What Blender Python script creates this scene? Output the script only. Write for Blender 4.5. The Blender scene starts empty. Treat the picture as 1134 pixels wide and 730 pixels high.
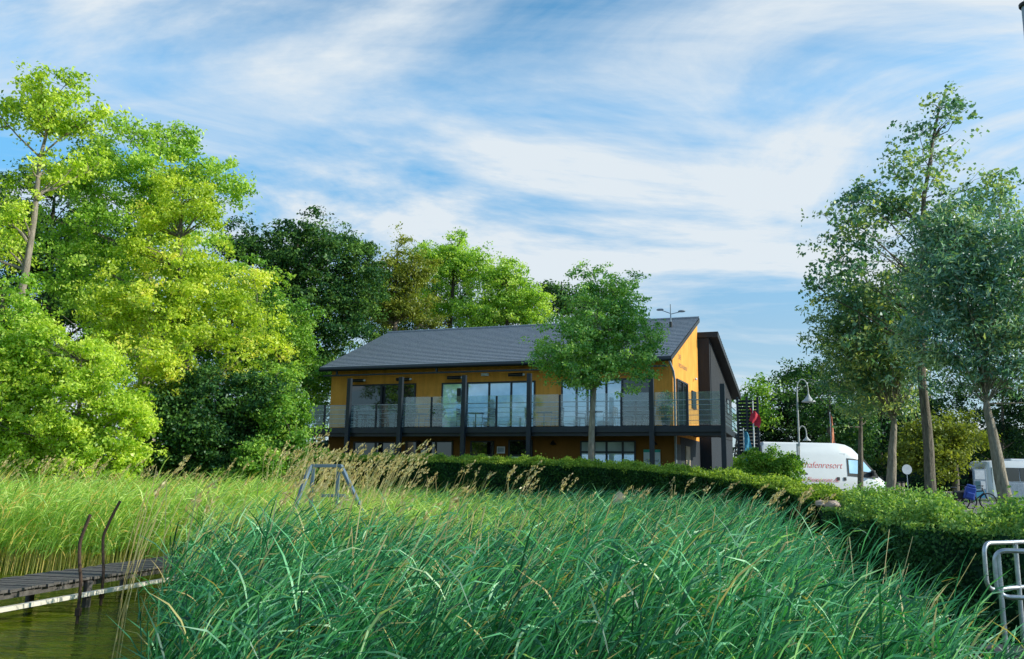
import bpy, math, random
import numpy as np
from mathutils import Vector, Matrix

R = math.radians
scene = bpy.context.scene
COL = scene.collection
random.seed(7)

# ------------------------------------------------------------------ camera and survey helpers
FOC, CX, CY = 944.0, 567.0, 365.0
PITCH, ROLL = math.atan(172.0 / 944.0), R(1.0)
cp, sp, cr, sr = math.cos(PITCH), math.sin(PITCH), math.cos(ROLL), math.sin(ROLL)
EYE = np.array([0.0, 0.0, 2.0])


def at(x, y, Y):
    """world point at distance Y seen in the direction of photo position x, y"""
    x = x - CX
    y = CY - y
    a = (x * cr - y * sr) / FOC
    b = (x * sr + y * cr) / FOC
    r = np.array([a, cp - b * sp, sp + b * cp])
    return EYE + r * (Y / r[1])


def sstep(a, b, v):
    t = np.clip((np.asarray(v, float) - a) / (b - a), 0, 1)
    return t * t * (3 - 2 * t)


def ground_z(x, y):
    """water level is 0; the bank climbs to a flat terrace"""
    Ys = 19 - sstep(-1, 7, x) * 9.5
    s = y - Ys
    return -0.5 + sstep(-3, 14.5, s) * 2.3 - 0.5 * sstep(1, 8, x) * sstep(0, 14, s)


# ------------------------------------------------------------------ tagging
def tag(o, label=None, cat=None, group=None, kind=None):
    if label:
        o['label'] = label
    if cat:
        o['category'] = cat
    if group:
        o['group'] = group
    if kind:
        o['kind'] = kind
    return o


def empty(name, loc, rz=0.0):
    o = bpy.data.objects.new(name, None)
    COL.objects.link(o)
    o.location = tuple(float(v) for v in loc)
    o.rotation_euler = (0, 0, rz)
    o.empty_display_size = 0.2
    return o


def link_mesh(name, me, mat, parent=None):
    o = bpy.data.objects.new(name, me)
    COL.objects.link(o)
    if mat:
        me.materials.append(mat)
    if parent:
        o.parent = parent
    return o


def copy_tree(o, parent=None):
    c = o.copy()
    COL.objects.link(c)
    if parent is not None:
        c.parent = parent
    for ch in [k for k in COL.objects if k.parent == o]:
        copy_tree(ch, c)
    return c


# ------------------------------------------------------------------ materials
def newmat(name):
    m = bpy.data.materials.new(name)
    m.use_nodes = True
    nt = m.node_tree
    for n in list(nt.nodes):
        nt.nodes.remove(n)
    out = nt.nodes.new('ShaderNodeOutputMaterial')
    return m, nt, out


def ramp(nt, stops):
    r = nt.nodes.new('ShaderNodeValToRGB')
    els = r.color_ramp.elements
    while len(els) < len(stops):
        els.new(0.5)
    for e, (p, c) in zip(els, stops):
        e.position = p
        e.color = (c[0], c[1], c[2], 1)
    return r


def noise(nt, scale, detail=4, rough=0.6, coord='Object', mscale=(1, 1, 1), rot=(0, 0, 0)):
    tc = nt.nodes.new('ShaderNodeTexCoord')
    mp = nt.nodes.new('ShaderNodeMapping')
    mp.inputs['Scale'].default_value = mscale
    mp.inputs['Rotation'].default_value = rot
    n = nt.nodes.new('ShaderNodeTexNoise')
    n.inputs['Scale'].default_value = scale
    n.inputs['Detail'].default_value = detail
    n.inputs['Roughness'].default_value = rough
    nt.links.new(tc.outputs[coord], mp.inputs[0])
    nt.links.new(mp.outputs[0], n.inputs['Vector'])
    return n


def weathered(name, stops, streak):
    m = surf(name, stops, 1.3, 0.9, bump=0.25, bscale=30)
    nt = m.node_tree
    p = next(n for n in nt.nodes if n.type == 'BSDF_PRINCIPLED')
    src = p.inputs['Base Color'].links[0].from_socket
    n = noise(nt, 1.6, 6, 0.65, mscale=(2.2, 2.2, 0.18))
    r = ramp(nt, [(0.35, (streak, streak * .97, streak * .93)), (0.62, (1, 1, 1))])
    nt.links.new(n.outputs[0], r.inputs[0])
    x = nt.nodes.new('ShaderNodeMix')
    x.data_type = 'RGBA'
    x.blend_type = 'MULTIPLY'
    x.inputs[0].default_value = 1
    nt.links.new(src, x.inputs[6])
    nt.links.new(r.outputs[0], x.inputs[7])
    nt.links.new(x.outputs[2], p.inputs['Base Color'])
    return m


def surf(name, stops, scale=3.0, rough=0.6, metal=0.0, bump=0.0, bscale=None, mscale=(1, 1, 1), detail=5, spec=0.5):
    m, nt, out = newmat(name)
    p = nt.nodes.new('ShaderNodeBsdfPrincipled')
    p.inputs['Roughness'].default_value = rough
    p.inputs['Metallic'].default_value = metal
    p.inputs['Specular IOR Level'].default_value = spec
    n = noise(nt, scale, detail, 0.62, mscale=mscale)
    if len(stops) == 1:
        c = stops[0]
        stops = [(0.3, tuple(v * 0.85 for v in c)), (0.7, tuple(min(1, v * 1.12) for v in c))]
    r = ramp(nt, stops)
    nt.links.new(n.outputs[0], r.inputs[0])
    nt.links.new(r.outputs[0], p.inputs['Base Color'])
    if bump:
        n2 = noise(nt, bscale or scale * 4, 6, 0.65, mscale=mscale)
        b = nt.nodes.new('ShaderNodeBump')
        b.inputs['Strength'].default_value = bump
        b.inputs['Distance'].default_value = 0.05
        nt.links.new(n2.outputs[0], b.inputs['Height'])
        nt.links.new(b.outputs[0], p.inputs['Normal'])
    nt.links.new(p.outputs[0], out.inputs[0])
    return m


def leafmat(name, stops, trans=0.38, gloss=0.06, tcol=1.25, groughness=0.4):
    m, nt, out = newmat(name)
    a = nt.nodes.new('ShaderNodeAttribute')
    a.attribute_name = 'tint'
    r = ramp(nt, stops)
    nt.links.new(a.outputs['Fac'], r.inputs[0])
    d = nt.nodes.new('ShaderNodeBsdfDiffuse')
    t = nt.nodes.new('ShaderNodeBsdfTranslucent')
    g = nt.nodes.new('ShaderNodeBsdfGlossy')
    g.inputs['Roughness'].default_value = groughness
    g.inputs['Color'].default_value = (0.9, 0.95, 1, 1)
    mul = nt.nodes.new('ShaderNodeMix')
    mul.data_type = 'RGBA'
    mul.blend_type = 'MULTIPLY'
    mul.inputs[0].default_value = 1.0
    mul.inputs[7].default_value = (tcol, tcol * 1.05, 0.45, 1)
    nt.links.new(r.outputs[0], d.inputs['Color'])
    nt.links.new(r.outputs[0], mul.inputs[6])
    nt.links.new(mul.outputs[2], t.inputs['Color'])
    m1 = nt.nodes.new('ShaderNodeMixShader')
    m1.inputs[0].default_value = trans
    m2 = nt.nodes.new('ShaderNodeMixShader')
    m2.inputs[0].default_value = gloss
    nt.links.new(d.outputs[0], m1.inputs[1])
    nt.links.new(t.outputs[0], m1.inputs[2])
    nt.links.new(m1.outputs[0], m2.inputs[1])
    nt.links.new(g.outputs[0], m2.inputs[2])
    nt.links.new(m2.outputs[0], out.inputs[0])
    return m


def glassmat(name, refl, base, rough=0.03, tint=(0.85, 0.95, 1.0), sky_tilt=0.0):
    """window pane: a bright mirror image of the sky over a dark room or a painted pale sky"""
    m, nt, out = newmat(name)
    g = nt.nodes.new('ShaderNodeBsdfGlossy')
    g.inputs['Roughness'].default_value = rough
    g.inputs['Color'].default_value = (*tint, 1)
    d = nt.nodes.new('ShaderNodeBsdfDiffuse')
    n = noise(nt, 1.2, 2, 0.5)
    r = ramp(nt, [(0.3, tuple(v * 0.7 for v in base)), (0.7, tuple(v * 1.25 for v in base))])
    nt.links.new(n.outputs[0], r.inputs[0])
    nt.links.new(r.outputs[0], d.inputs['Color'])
    n2 = noise(nt, 0.9, 2, 0.5)
    b = nt.nodes.new('ShaderNodeBump')
    b.inputs['Strength'].default_value = 0.06
    nt.links.new(n2.outputs[0], b.inputs['Height'])
    nt.links.new(b.outputs[0], g.inputs['Normal'])
    if sky_tilt:      # shading normal tilted up so the flat pane mirrors higher sky
        ge = nt.nodes.new('ShaderNodeNewGeometry')
        va = nt.nodes.new('ShaderNodeVectorMath')
        va.operation = 'ADD'
        va.inputs[1].default_value = (0, 0, sky_tilt)
        vn = nt.nodes.new('ShaderNodeVectorMath')
        vn.operation = 'NORMALIZE'
        nt.links.new(ge.outputs['Normal'], va.inputs[0])
        nt.links.new(va.outputs[0], vn.inputs[0])
        nt.links.new(vn.outputs[0], b.inputs['Normal'])
    mx = nt.nodes.new('ShaderNodeMixShader')
    mx.inputs[0].default_value = refl
    nt.links.new(d.outputs[0], mx.inputs[1])
    nt.links.new(g.outputs[0], mx.inputs[2])
    nt.links.new(mx.outputs[0], out.inputs[0])
    return m


def clearglass(name, refl=0.12, milk=0.12):
    m, nt, out = newmat(name)
    t = nt.nodes.new('ShaderNodeBsdfTransparent')
    t.inputs['Color'].default_value = (0.86, 0.95, 0.97, 1)
    g = nt.nodes.new('ShaderNodeBsdfGlossy')
    g.inputs['Roughness'].default_value = 0.04
    d = nt.nodes.new('ShaderNodeBsdfDiffuse')
    n = noise(nt, 2.0, 3, 0.5)
    r = ramp(nt, [(0.3, (0.5, 0.62, 0.68)), (0.7, (0.7, 0.82, 0.88))])
    nt.links.new(n.outputs[0], r.inputs[0])
    nt.links.new(r.outputs[0], d.inputs['Color'])
    a = nt.nodes.new('ShaderNodeMixShader')
    a.inputs[0].default_value = milk
    b = nt.nodes.new('ShaderNodeMixShader')
    b.inputs[0].default_value = refl
    nt.links.new(t.outputs[0], a.inputs[1])
    nt.links.new(d.outputs[0], a.inputs[2])
    nt.links.new(a.outputs[0], b.inputs[1])
    nt.links.new(g.outputs[0], b.inputs[2])
    nt.links.new(b.outputs[0], out.inputs[0])
    return m


M = {}
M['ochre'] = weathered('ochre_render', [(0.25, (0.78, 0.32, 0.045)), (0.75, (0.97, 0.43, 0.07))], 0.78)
M['ochre_shaded'] = surf('shaded_ochre_render', [(0.25, (0.17, 0.075, 0.012)), (0.75, (0.25, 0.11, 0.017))], 1.3, 0.9, bump=0.25, bscale=30)  # ochre render with the shade under the deck put into its colour
M['anthracite'] = surf('anthracite_metal', [(0.012, 0.021, 0.032)], 4, 0.45, spec=0.5)
M['black'] = surf('black_paint', [(0.012, 0.014, 0.016)], 4, 0.5)
M['tiles'] = surf('slate_grey_tiles', [(0.3, (0.12, 0.145, 0.18)), (0.7, (0.32, 0.35, 0.40))], 9, 0.55, bump=0.3, bscale=14, mscale=(3, 1, 1))
M['timber_dark'] = surf('dark_timber_cladding', [(0.3, (0.005, 0.010, 0.018)), (0.7, (0.012, 0.020, 0.032))], 3, 0.7, mscale=(9, 9, 0.5), bump=0.3)
M['timber_grey'] = surf('weathered_timber_cladding', [(0.3, (0.005, 0.008, 0.012)), (0.7, (0.028, 0.032, 0.040))], 2.5, 0.8, mscale=(6, 6, 0.5), bump=0.3)
M['steel'] = surf('galvanised_steel', [(0.3, (0.33, 0.36, 0.40)), (0.7, (0.55, 0.58, 0.62))], 14, 0.38, metal=0.75, bump=0.08)
M['steel_dull'] = surf('dull_galvanised_steel', [(0.3, (0.20, 0.25, 0.30)), (0.7, (0.34, 0.40, 0.46))], 8, 0.5, metal=0.35)
M['chair_metal'] = surf('grey_chair_metal', [(0.10, 0.13, 0.16)], 6, 0.4, metal=0.2)
M['steel_blue'] = surf('blue_grey_tube', [(0.13, 0.19, 0.26)], 6, 0.5, metal=0.2)
M['steel_pale'] = surf('pale_grey_metal', [(0.50, 0.53, 0.56)], 6, 0.5)
M['white_metal'] = surf('white_enamel', [(0.72, 0.74, 0.76)], 3, 0.4)
M['white_body'] = surf('white_car_paint', [(0.3, (0.70, 0.72, 0.75)), (0.7, (0.78, 0.80, 0.82))], 0.8, 0.22)
M['rubber'] = surf('tyre_rubber', [(0.02, 0.02, 0.021)], 20, 0.85)
M['chrome'] = surf('alloy', [(0.5, 0.51, 0.53)], 5, 0.3, metal=0.9)
M['red'] = surf('red_print', [(0.62, 0.05, 0.04)], 3, 0.5)
M['red_cloth'] = surf('red_cloth', [(0.55, 0.03, 0.06)], 5, 0.8)
M['orange_cloth'] = surf('orange_cloth', [(0.3, (0.62, 0.16, 0.06)), (0.7, (0.75, 0.34, 0.2))], 3, 0.8)
M['blue_cloth'] = surf('blue_cloth', [(0.05, 0.28, 0.45)], 5, 0.8)
M['royal'] = surf('royal_blue_nylon', [(0.02, 0.07, 0.38)], 6, 0.55)
M['teal'] = surf('teal_print', [(0.03, 0.38, 0.33)], 5, 0.6)
M['ink'] = surf('dark_print', [(0.03, 0.12, 0.15)], 5, 0.6)
M['green_paint'] = surf('green_car_paint', [(0.06, 0.48, 0.10)], 2, 0.3)
M['paper'] = surf('paper_white', [(0.68, 0.70, 0.72)], 8, 0.8)
M['banner'] = surf('white_banner', [(0.55, 0.62, 0.68)], 2, 0.7)
M['wood_old'] = surf('weathered_planks', [(0.3, (0.05, 0.045, 0.043)), (0.7, (0.15, 0.135, 0.125))], 5, 0.85, mscale=(1, 8, 1), bump=0.5)
M['wood_pale'] = surf('pale_timber', [(0.3, (0.30, 0.24, 0.17)), (0.7, (0.55, 0.47, 0.36))], 4, 0.8, bump=0.3)
M['wood_sunlit'] = surf('sunlit_timber', [(0.3, (0.55, 0.50, 0.42)), (0.7, (0.80, 0.76, 0.68))], 4, 0.8, bump=0.3)  # pale timber with the sunlight put into its colour
M['rust'] = surf('rusty_iron', [(0.3, (0.035, 0.02, 0.014)), (0.7, (0.10, 0.055, 0.035))], 18, 0.8, bump=0.3)
M['bark'] = surf('grey_brown_bark', [(0.3, (0.08, 0.068, 0.052)), (0.7, (0.27, 0.225, 0.175))], 5, 0.9, mscale=(4, 4, 0.8), bump=0.9, bscale=12)
M['bark_pale'] = surf('pale_bark', [(0.3, (0.16, 0.135, 0.105)), (0.7, (0.44, 0.37, 0.29))], 5, 0.9, mscale=(4, 4, 0.8), bump=0.9, bscale=12)
M['bark_dark'] = surf('dark_bark', [(0.3, (0.03, 0.024, 0.018)), (0.7, (0.09, 0.07, 0.055))], 5, 0.9, mscale=(4, 4, 0.8), bump=0.9, bscale=12)
M['stone'] = surf('pinkish_stone', [(0.3, (0.42, 0.31, 0.25)), (0.7, (0.62, 0.50, 0.43))], 6, 0.85, bump=0.6)
M['concrete'] = surf('dark_wet_concrete', [(0.3, (0.02, 0.024, 0.028)), (0.7, (0.05, 0.055, 0.06))], 4, 0.8, bump=0.4)
M['asphalt'] = surf('asphalt', [(0.3, (0.13, 0.115, 0.105)), (0.7, (0.19, 0.17, 0.155))], 1.5, 0.9, bump=0.2, bscale=60)
M['kerbstone'] = surf('kerbstone', [(0.32, 0.31, 0.29)], 4, 0.9, bump=0.2)
M['ground'] = surf('grassy_ground', [(0.25, (0.018, 0.035, 0.010)), (0.6, (0.05, 0.095, 0.018)), (0.85, (0.11, 0.14, 0.03))], 0.55, 0.95, bump=0.8, bscale=10, detail=8)
M['glass_sky'] = glassmat('window_glass_bright', 0.40, (0.74, 0.94, 1.0), sky_tilt=0.22)  # sky reflection partly painted as a pale blue base
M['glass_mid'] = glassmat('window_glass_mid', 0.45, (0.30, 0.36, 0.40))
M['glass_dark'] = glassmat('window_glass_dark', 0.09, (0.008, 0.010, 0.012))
M['glass_clear'] = clearglass('balustrade_glass', 0.08, 0.09)
M['glass_thin'] = clearglass('balustrade_glass_clean', 0.05, 0.03)

LM = {}
LM['bright'] = leafmat('leaf_bright', [(0, (0.05, 0.15, 0.012)), (0.35, (0.36, 0.54, 0.05)), (0.7, (0.72, 0.82, 0.14)), (1, (0.86, 0.90, 0.24))], gloss=0.02, trans=0.44, tcol=1.4)
LM['yellow'] = leafmat('leaf_yellowgreen', [(0, (0.05, 0.14, 0.012)), (0.35, (0.38, 0.52, 0.05)), (0.7, (0.72, 0.80, 0.13)), (0.9, (0.86, 0.78, 0.16)), (1, (0.90, 0.70, 0.15))], gloss=0.02, trans=0.44, tcol=1.4)
LM['mid'] = leafmat('leaf_mid', [(0, (0.02, 0.09, 0.018)), (0.4, (0.15, 0.34, 0.045)), (1, (0.58, 0.76, 0.14))], gloss=0.02, tcol=1.35)
LM['light_green'] = leafmat('leaf_fresh_green', [(0, (0.03, 0.11, 0.014)), (0.35, (0.24, 0.45, 0.05)), (0.7, (0.56, 0.74, 0.14)), (1, (0.78, 0.88, 0.24))], gloss=0.02, trans=0.42, tcol=1.35)
LM['street'] = leafmat('leaf_street_tree', [(0, (0.02, 0.10, 0.035)), (0.35, (0.16, 0.38, 0.09)), (0.75, (0.50, 0.72, 0.22)), (1, (0.74, 0.88, 0.36))], gloss=0.03, tcol=1.35)
LM['dark'] = leafmat('leaf_dark', [(0, (0.006, 0.030, 0.018)), (0.4, (0.035, 0.115, 0.04)), (1, (0.24, 0.42, 0.08))], trans=0.3, gloss=0.015)
LM['shade'] = leafmat('leaf_deep_green', [(0, (0.004, 0.018, 0.012)), (0.6, (0.018, 0.055, 0.022)), (1, (0.12, 0.22, 0.05))], trans=0.25, gloss=0.01)
LM['olive'] = leafmat('leaf_olive', [(0, (0.06, 0.09, 0.02)), (0.5, (0.24, 0.29, 0.045)), (1, (0.44, 0.46, 0.08))], gloss=0.02)
LM['willow'] = leafmat('leaf_willow', [(0, (0.035, 0.12, 0.10)), (0.5, (0.17, 0.37, 0.28)), (1, (0.76, 0.84, 0.44))], trans=0.32, gloss=0.05)
LM['poplar'] = leafmat('leaf_poplar', [(0, (0.03, 0.12, 0.09)), (0.5, (0.16, 0.34, 0.22)), (1, (0.80, 0.80, 0.24))], trans=0.36, gloss=0.05)
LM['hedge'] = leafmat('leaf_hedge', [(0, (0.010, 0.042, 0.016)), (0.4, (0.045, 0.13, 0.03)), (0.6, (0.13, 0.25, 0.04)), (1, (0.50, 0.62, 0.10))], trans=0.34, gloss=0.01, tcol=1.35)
LM['hedge_dark'] = leafmat('leaf_shaggy_hedge', [(0, (0.014, 0.06, 0.028)), (0.4, (0.06, 0.17, 0.055)), (0.7, (0.18, 0.36, 0.10)), (1, (0.50, 0.64, 0.16))], trans=0.3, gloss=0.01)
LM['reed'] = leafmat('reed_leaf', [(0, (0.003, 0.040, 0.018)), (0.28, (0.018, 0.165, 0.068)), (0.52, (0.075, 0.38, 0.15)), (0.68, (0.24, 0.66, 0.30)), (0.8, (0.66, 0.95, 0.60)), (0.87, (0.42, 0.46, 0.14)), (1, (0.66, 0.50, 0.22))], trans=0.36, gloss=0.045, tcol=1.25, groughness=0.5)
LM['reed_lit'] = leafmat('reed_leaf_sunlit', [(0, (0.14, 0.32, 0.07)), (0.4, (0.45, 0.68, 0.16)), (0.8, (0.82, 0.92, 0.32)), (0.9, (0.82, 0.70, 0.22)), (1, (0.90, 0.62, 0.22))], trans=0.42, gloss=0.03, tcol=1.3)  # sunlit copy of the reed leaf, light put into a brighter yellower colour
LM['dry'] = leafmat('reed_dry', [(0, (0.44, 0.30, 0.13)), (0.5, (0.72, 0.55, 0.29)), (1, (0.88, 0.74, 0.48))], trans=0.45, gloss=0.02, tcol=1.0)
LM['grass'] = leafmat('grass_blade', [(0, (0.015, 0.05, 0.016)), (0.6, (0.06, 0.14, 0.03)), (1, (0.20, 0.27, 0.045))], trans=0.35)


# ------------------------------------------------------------------ mesh building
class MB:
    def __init__(self):
        self.v, self.f = [], []

    def add(self, vs, fs):
        o = len(self.v)
        self.v += [tuple(map(float, v)) for v in vs]
        self.f += [tuple(o + i for i in f) for f in fs]
        return self

    def box(self, x0, x1, y0, y1, z0, z1, mtx=None):
        vs = [(x0, y0, z0), (x1, y0, z0), (x1, y1, z0), (x0, y1, z0), (x0, y0, z1), (x1, y0, z1), (x1, y1, z1), (x0, y1, z1)]
        if mtx is not None:
            vs = [tuple(mtx @ Vector(v)) for v in vs]
        return self.add(vs, [(0, 3, 2, 1), (4, 5, 6, 7), (0, 1, 5, 4), (1, 2, 6, 5), (2, 3, 7, 6), (3, 0, 4, 7)])

    def tube(self, pts, rad, n=8, cap=True):
        pts = [Vector(p) for p in pts]
        if not hasattr(rad, '__len__'):
            rad = [rad] * len(pts)
        rings, prev = [], None
        for i, p in enumerate(pts):
            t = (pts[min(i + 1, len(pts) - 1)] - pts[max(i - 1, 0)]).normalized()
            if prev is None:
                a = Vector((1, 0, 0)) if abs(t.x) < 0.9 else Vector((0, 1, 0))
                u = t.cross(a).normalized()
            else:
                u = (prev - t * prev.dot(t))
                u = u.normalized() if u.length > 1e-6 else t.orthogonal().normalized()
            prev = u
            w = t.cross(u)
            rings.append([p + (u * math.cos(k * 2 * math.pi / n) + w * math.sin(k * 2 * math.pi / n)) * rad[i] for k in range(n)])
        vs = [v for r in rings for v in r]
        fs = []
        for i in range(len(rings) - 1):
            for k in range(n):
                a, b = i * n + k, i * n + (k + 1) % n
                fs.append((a, b, b + n, a + n))
        if cap:
            fs.append(tuple(range(n - 1, -1, -1)))
            fs.append(tuple((len(rings) - 1) * n + k for k in range(n)))
        return self.add(vs, fs)

    def lathe(self, prof, n=16, mtx=None):
        """prof: list of (radius, z)"""
        vs, fs = [], []
        for r, z in prof:
            for k in range(n):
                v = Vector((r * math.cos(2 * math.pi * k / n), r * math.sin(2 * math.pi * k / n), z))
                vs.append(mtx @ v if mtx is not None else v)
        for i in range(len(prof) - 1):
            for k in range(n):
                a, b = i * n + k, i * n + (k + 1) % n
                fs.append((a, b, b + n, a + n))
        return self.add(vs, fs)

    def prism(self, poly, fn0, fn1):
        n = len(poly)
        vs = [fn0(p) for p in poly] + [fn1(p) for p in poly]
        fs = [tuple(range(n)), tuple(range(2 * n - 1, n - 1, -1))]
        for k in range(n):
            j = (k + 1) % n
            fs.append((k, k + n, j + n, j))
        return self.add(vs, fs)

    def loft(self, rings, caps=True):
        n = len(rings[0])
        vs = [v for r in rings for v in r]
        fs = []
        for i in range(len(rings) - 1):
            for k in range(n):
                a, b = i * n + k, i * n + (k + 1) % n
                fs.append((a, b, b + n, a + n))
        if caps:
            fs.append(tuple(range(n - 1, -1, -1)))
            fs.append(tuple((len(rings) - 1) * n + k for k in range(n)))
        return self.add(vs, fs)

    def build(self, name, mat, parent=None, smooth=False, bevel=0.0):
        me = bpy.data.meshes.new(name)
        me.from_pydata(self.v, [], self.f)
        me.validate()
        import bmesh
        bm = bmesh.new()
        bm.from_mesh(me)
        bmesh.ops.recalc_face_normals(bm, faces=bm.faces)
        bm.to_mesh(me)
        bm.free()
        if smooth:
            me.polygons.foreach_set('use_smooth', [True] * len(me.polygons))
            me.set_sharp_from_angle(angle=R(40))
        o = link_mesh(name, me, mat, parent)
        if bevel:
            b = o.modifiers.new('edge', 'BEVEL')
            b.width = bevel
            b.segments = 2
        return o


def quads_object(name, V, tint, mat, parent=None, extra=None):
    """V: (n,4,3) quad corners; tint: (n,) ; extra: MB of solid core added to the same mesh (tint 0)"""
    n = len(V)
    verts = V.reshape(-1, 3)
    faces_n = n
    nv, ev, ef = len(verts), [], []
    if extra is not None:
        ev, ef = extra.v, [f for f in extra.f if len(f) == 4]
        verts = np.concatenate([verts, np.array(ev, float).reshape(-1, 3)])
        faces_n += len(ef)
    idx = np.arange(n * 4)
    if ef:
        idx = np.concatenate([idx, (np.array(ef) + nv).ravel()])
        tint = np.concatenate([tint, np.zeros(len(ef))])
    me = bpy.data.meshes.new(name)
    me.vertices.add(len(verts))
    me.vertices.foreach_set('co', verts.astype(np.float32).ravel())
    me.loops.add(faces_n * 4)
    me.loops.foreach_set('vertex_index', idx.astype(np.int32))
    me.polygons.add(faces_n)
    me.polygons.foreach_set('loop_start', np.arange(0, faces_n * 4, 4, dtype=np.int32))
    me.update(calc_edges=True)
    at_ = me.attributes.new('tint', 'FLOAT', 'FACE')
    at_.data.foreach_set('value', np.clip(tint, 0, 1).astype(np.float32))
    return link_mesh(name, me, mat, parent)


def leaf_quads(rng, pos, size, aspect=0.55, up=0.35, out=None, droop=0.0):
    n = len(pos)
    nrm = rng.normal(size=(n, 3))
    nrm[:, 2] += up * 2
    if out is not None:
        nrm += out
    nrm /= np.linalg.norm(nrm, axis=1, keepdims=True)
    t = rng.normal(size=(n, 3))
    t[:, 2] -= droop
    t -= nrm * (t * nrm).sum(1, keepdims=True)
    t /= np.linalg.norm(t, axis=1, keepdims=True) + 1e-9
    b = np.cross(nrm, t)
    s = size * rng.uniform(0.65, 1.3, (n, 1))
    l, w = t * s * 0.5, b * s * aspect * 0.5
    fold = nrm * s * 0.12
    return np.stack([pos - l, pos + w + fold - l * 0.1, pos + l, pos - w + fold - l * 0.1], 1)


def lobe(px, py, rx, ry, Y, dy=0.0, rd=None):
    """a crown lobe surveyed at distance Y: centre and radii in metres"""
    c = at(px, py, Y)
    k = Y / FOC
    r = (rx * k, (rd if rd else 0.85 * (rx + ry) / 2 * k), ry * k)
    return (c + np.array([0, dy, 0]), np.array(r))


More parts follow.
